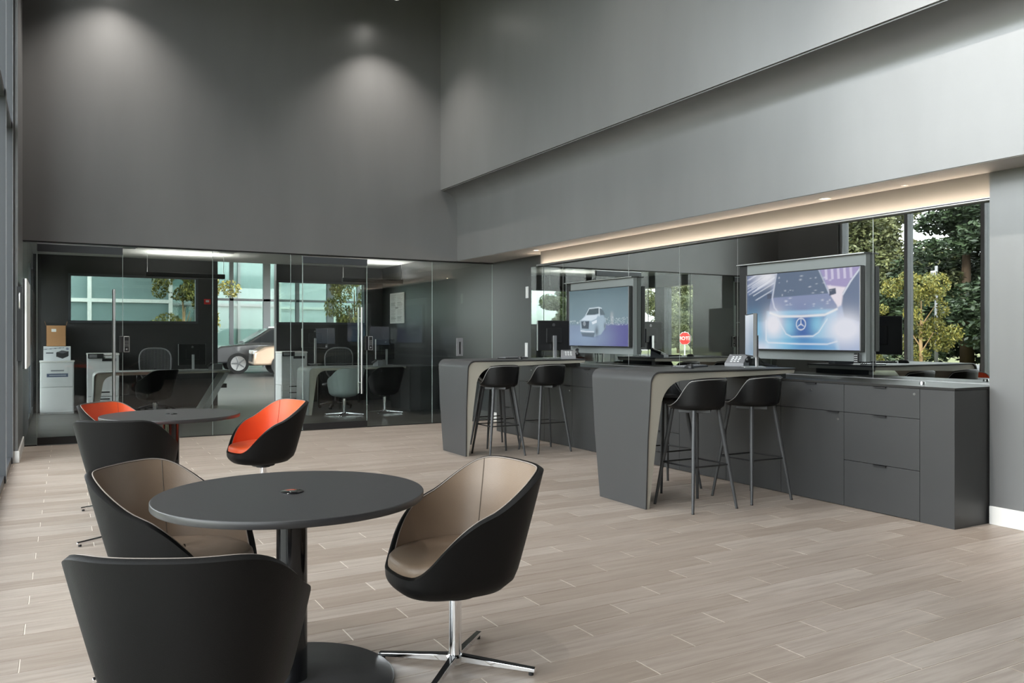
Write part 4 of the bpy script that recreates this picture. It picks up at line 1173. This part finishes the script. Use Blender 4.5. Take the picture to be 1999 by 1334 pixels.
def foliage(name, blobs, n, size, material, seed, parent):
    rng = np.random.RandomState(seed)
    w = np.array([b[3] * b[4] for b in blobs]); w = w / w.sum()
    idx = rng.choice(len(blobs), n, p=w); B = np.array(blobs)[idx]
    d = rng.normal(size=(n, 3)); d /= np.linalg.norm(d, axis=1)[:, None]
    rad = rng.uniform(.45, 1, n) ** .6
    C = B[:, :3] + d * rad[:, None] * B[:, [3, 3, 4]]
    a = rng.normal(size=(n, 3)) + d * .6; a /= np.linalg.norm(a, axis=1)[:, None]
    t_ = np.cross(a, rng.normal(size=(n, 3))); t_ /= np.linalg.norm(t_, axis=1)[:, None]; s_ = np.cross(a, t_)
    L = size * rng.uniform(.6, 1.3, n)[:, None]
    V = np.stack([C - t_ * L, C + s_ * L * .45, C + t_ * L, C - s_ * L * .45], 1).reshape(-1, 3)
    F = np.arange(4 * n).reshape(n, 4)
    me = bpy.data.meshes.new(name); me.from_pydata(V.tolist(), [], F.tolist()); me.materials.append(material)
    o = bpy.data.objects.new(name, me); COL.objects.link(o); o.parent = parent; o['kind'] = 'stuff'
    return o
def tree(kind, lab, seed, loc=(0, 0, -.14), group='trees outside the windows'):
    rng = random.Random(seed)
    t = thing('tree', lab, 'tree', loc, 0, group)
    if kind == 'evergreen':
        H = 10.5
        MB().tube([(0, 0, 0), (.05, .1, H * .5), (0, 0, H * .95)], [.24, .15, .03], 10).build('trunk', M['bark'], t, smooth=True)
        bl = []
        for k in range(46):
            z = H * (.10 + .88 * k / 46); rr = 2.9 * (1 - (z / H) ** 1.6) + .35; a = rng.uniform(0, 6.28)
            bl.append((math.cos(a) * rr * .65, math.sin(a) * rr * .65, z, rr * .42 + .25, .55))
        foliage('foliage', bl, 32000, .115, M['leaf_dark'], seed, t)
    elif kind == 'olive':
        H = 8.5
        MB().tube([(0, 0, 0), (.1, .0, H * .3), (-.1, .2, H * .7)], [.18, .14, .05], 10).build('trunk', M['bark'], t, smooth=True)
        bl = [(rng.gauss(0, 1.35), rng.gauss(0, 1.35), H * rng.uniform(.22, .95), rng.uniform(.5, 1.0), rng.uniform(.5, .9)) for k in range(42)]
        foliage('foliage', bl, 30000, .10, M['leaf_olive'], seed, t)
    else:
        H = 4.4
        MB().tube([(0, 0, 0), (.03, .02, H * .4), (-.05, .05, H * .8)], [.085, .07, .02], 10).build('trunk', M['barklight'], t, smooth=True)
        for k in range(5):
            a = rng.uniform(0, 6.28); z = H * rng.uniform(.3, .6)
            MB().tube([(0, 0, z), (math.cos(a) * .5, math.sin(a) * .5, z + .7)], [.03, .012], 6).build('branch', M['barklight'], t)
        bl = [(rng.gauss(0, .62), rng.gauss(0, .62), H * rng.uniform(.32, 1.0), rng.uniform(.25, .5), rng.uniform(.25, .45)) for k in range(26)]
        foliage('foliage', bl, 7000, .065, M['leaf_yellow'], seed, t)
    return t
ev = tree('evergreen', 'tall dark evergreen outside the left windows, seen in the mirror', 11)
ol = tree('olive', 'tall olive green tree outside the left windows, seen in the mirror', 12)
ye = tree('yellow', 'slim sunlit yellow green tree outside the left windows, seen in the mirror', 13)
used = {'e': [ev, False], 'o': [ol, False], 'y': [ye, False]}
def plant(k, x, y, s, rz, lab, zs=None):
    src = used[k]
    o = src[0] if not src[1] else copy_tree(src[0]); src[1] = True
    o.location = (x, y, -.14); o.rotation_euler.z = rz; o['label'] = lab
    zs = zs or {'e': .53, 'o': .66, 'y': 1.0}[k]
    o.scale = (s * .86, s * .86, s * zs)
for a in [('e', -12.0, 11.2, 1.12, 0.0, 'dark evergreen tree at the right end of the mirror reflection'),
          ('e', -13.0, 15.4, 1.15, 1.1, 'dark evergreen tree beside the pilaster in the mirror reflection'),
          ('o', -12.6, 19.0, 1.15, 0.5, 'olive green tree above the bright screen in the mirror reflection'),
          ('o', -13.2, 22.8, 1.15, 3.0, 'olive green tree next to the window mullion in the mirror reflection'),
          ('e', -17.8, 17.6, 1.30, 2.0, 'dark evergreen tree standing behind the olive tree in the mirror'),
          ('o', -17.6, 22.4, 1.30, 5.2, 'tall olive tree in the second row behind the bright screen reflection'),
          ('e', -18.2, 27.4, 1.20, 3.7, 'dark evergreen tree in the second row behind the mirror mullion'),
          ('o', -12.5, 35.2, 0.95, 1.7, 'olive green tree beside the stop sign in the mirror'),
          ('y', -7.6, 13.3, 0.72, 0.0, 'slim sunlit yellow green tree in the middle of the mirror reflection'),
          ('y', -7.9, 15.4, 0.55, 1.3, 'low yellow green bush right of the bright screen in the mirror'),
          ('y', -8.8, 11.6, 0.48, 2.6, 'low yellow green bush at the right edge of the mirror reflection'),
          ('o', -36.0, 56.0, 1.5, 2.0, 'distant olive tree across the street behind the vans'),
          ('e', -44.0, 62.0, 1.4, 0.0, 'distant dark evergreen across the street behind the vans'),
          ('o', -27.0, 58.0, 1.3, 5.0, 'distant olive tree at the far end of the street'),
          ('o', -25.5, 43.2, 0.62, 0.9, 'low olive tree right behind the stop sign in the mirror'),
          ('e', -22.0, 30.5, 0.8, 4.4, 'young dark evergreen near the stop sign')]:
    plant(*a)
# stop sign
t = thing('stop_sign', 'red octagonal stop sign on a white post, reversed in the mirror', 'sign', (-18.25, 34.4, -.14), math.atan2(-.75, .66) + math.pi / 2)
MB().box(-.04, .04, .02, .06, 0, 1.75).build('post', M['whiteplastic'], t)
oc = lambda r_: [(r_ * math.cos(R(22.5 + 45 * k)), 1.36 + r_ * math.sin(R(22.5 + 45 * k))) for k in range(8)]
pl = MB().prism(oc(.375), 0, .012, 'y').build('plate', M['whiteplastic'], t)
MB().prism(oc(.350), -.004, .0, 'y').build('red_face', M['red_bright'] if 'red_bright' in M else mat('sign_red', (.62, .03, .025), .5), pl)
tcu = bpy.data.curves.new('stop_text', 'FONT'); tcu.body = 'STOP'; tcu.size = .27; tcu.align_x = 'CENTER'; tcu.align_y = 'CENTER'; tcu.extrude = .002; tcu.offset = .006
tob = bpy.data.objects.new('tmp', tcu); COL.objects.link(tob)
dg = bpy.context.evaluated_depsgraph_get(); me = bpy.data.meshes.new_from_object(tob.evaluated_get(dg)); bpy.data.objects.remove(tob)
me.materials.clear(); me.materials.append(M['white'])
lt = bpy.data.objects.new('lettering', me); COL.objects.link(lt); lt.parent = pl; lt.rotation_euler = (R(90), 0, 0); lt.location = (0, -.007, 1.36)
# traffic signal on a post
t = thing('traffic_signal', 'pale traffic signal head among the trees, seen in the mirror', 'traffic light', (-8.9, 13.75, -.14))
MB().cyl((0, 0, 0), (0, 0, 3.4), .05, .04, n=12).build('post', M['greyplastic'], t, smooth=True)
bx('housing', M['alu'], t, .04, .16, -.08, .08, 2.72, 3.26, bevel=.02)
for k in range(3): MB().cyl((.16, 0, 2.82 + k * .17), (.21, 0, 2.82 + k * .17), .06, n=16).build('visor', M['greyplastic'], t)
# buildings across the way
def facade(loc, W, H, D, cols, rows, glassm, framem, lab, wallm, rz=0.0):
    t = thing('building', lab, 'building', loc, rz)
    bx('wall', wallm, t, 0, W, .3, D, 0, H); bx('roof', framem, t, -.2, W + .2, -.1, D, H, H + .35)
    for i in range(cols):
        for j in range(rows):
            p = bx('pane', glassm, t, W / cols * i + .06, W / cols * (i + 1) - .06, .12, .3, H / rows * j + .06, H / rows * (j + 1) - .06)
    for i in range(cols + 1): bx('mullion', framem, t, W / cols * i - .06, W / cols * i + .06, 0, .3, 0, H)
    for j in range(rows + 1): bx('transom', framem, t, 0, W, .02, .3, H / rows * j - .06, H / rows * j + .06)
    return t
M['tealglass'] = mat('teal_facade_glass', (.20, .27, .27), .12, spec=.8)
M['paleglass'] = mat('pale_facade_glass', (.42, .48, .52), .15, spec=.8)
M['stucco'] = mat('pale_stucco', (.55, .54, .50), .8)
facade((-4.0, 30, -.14), 7.4, 8, 6, 3, 3, M['tealglass'], M['white'], 'teal glass office building behind the left strip window', M['stucco'])
facade((4.0, 41, -.14), 5.6, 6, 5, 3, 2, M['tealglass'], M['greyplastic'], 'low green glass building behind the showroom', M['stucco'])
facade((10.4, 44, -.14), 12, 9, 6, 4, 3, M['paleglass'], M['white'], 'pale glass building behind the right strip window', M['stucco'])
ys = tree('yellow', 'sunlit yellow green tree outside the left strip window', 21, (2.5, 19.6, -.14), None)
ys.scale = (.62, .62, .70)
ys2 = tree('yellow', 'pale bushy tree outside the right strip window', 22, (6.75, 20.4, -.14), None); ys2.scale = (.5, .5, .76)
# white vans and a house along the street, seen small in the mirror
for i, (x, y, lab) in enumerate(((-34.0, 44.5, 'white delivery van parked along the street, nearer the stop sign'), (-24.5, 50.0, 'white delivery van parked along the street, further away'))):
    t = thing('van', lab, 'van', (x, y, -.12), R(40))
    MB().prism([(-2.6, .4), (-2.6, 2.6), (1.4, 2.6), (2.1, 1.6), (2.8, 1.3), (2.8, .4)], -1, 1, 'y').build('body', M['white'], t, bevel=.06)
    MB().prism([(1.50, 2.40), (2.10, 1.62), (2.16, 1.66), (1.56, 2.44)], -.85, .85, 'y').build('windscreen', M['carglass'], t)
    for wx in (-1.7, 1.8):
        for s in (-1, 1): MB().cyl((wx, s * .8, .36), (wx, s * 1.02, .36), .36, n=18).build('wheel', M['tiregum'], t)
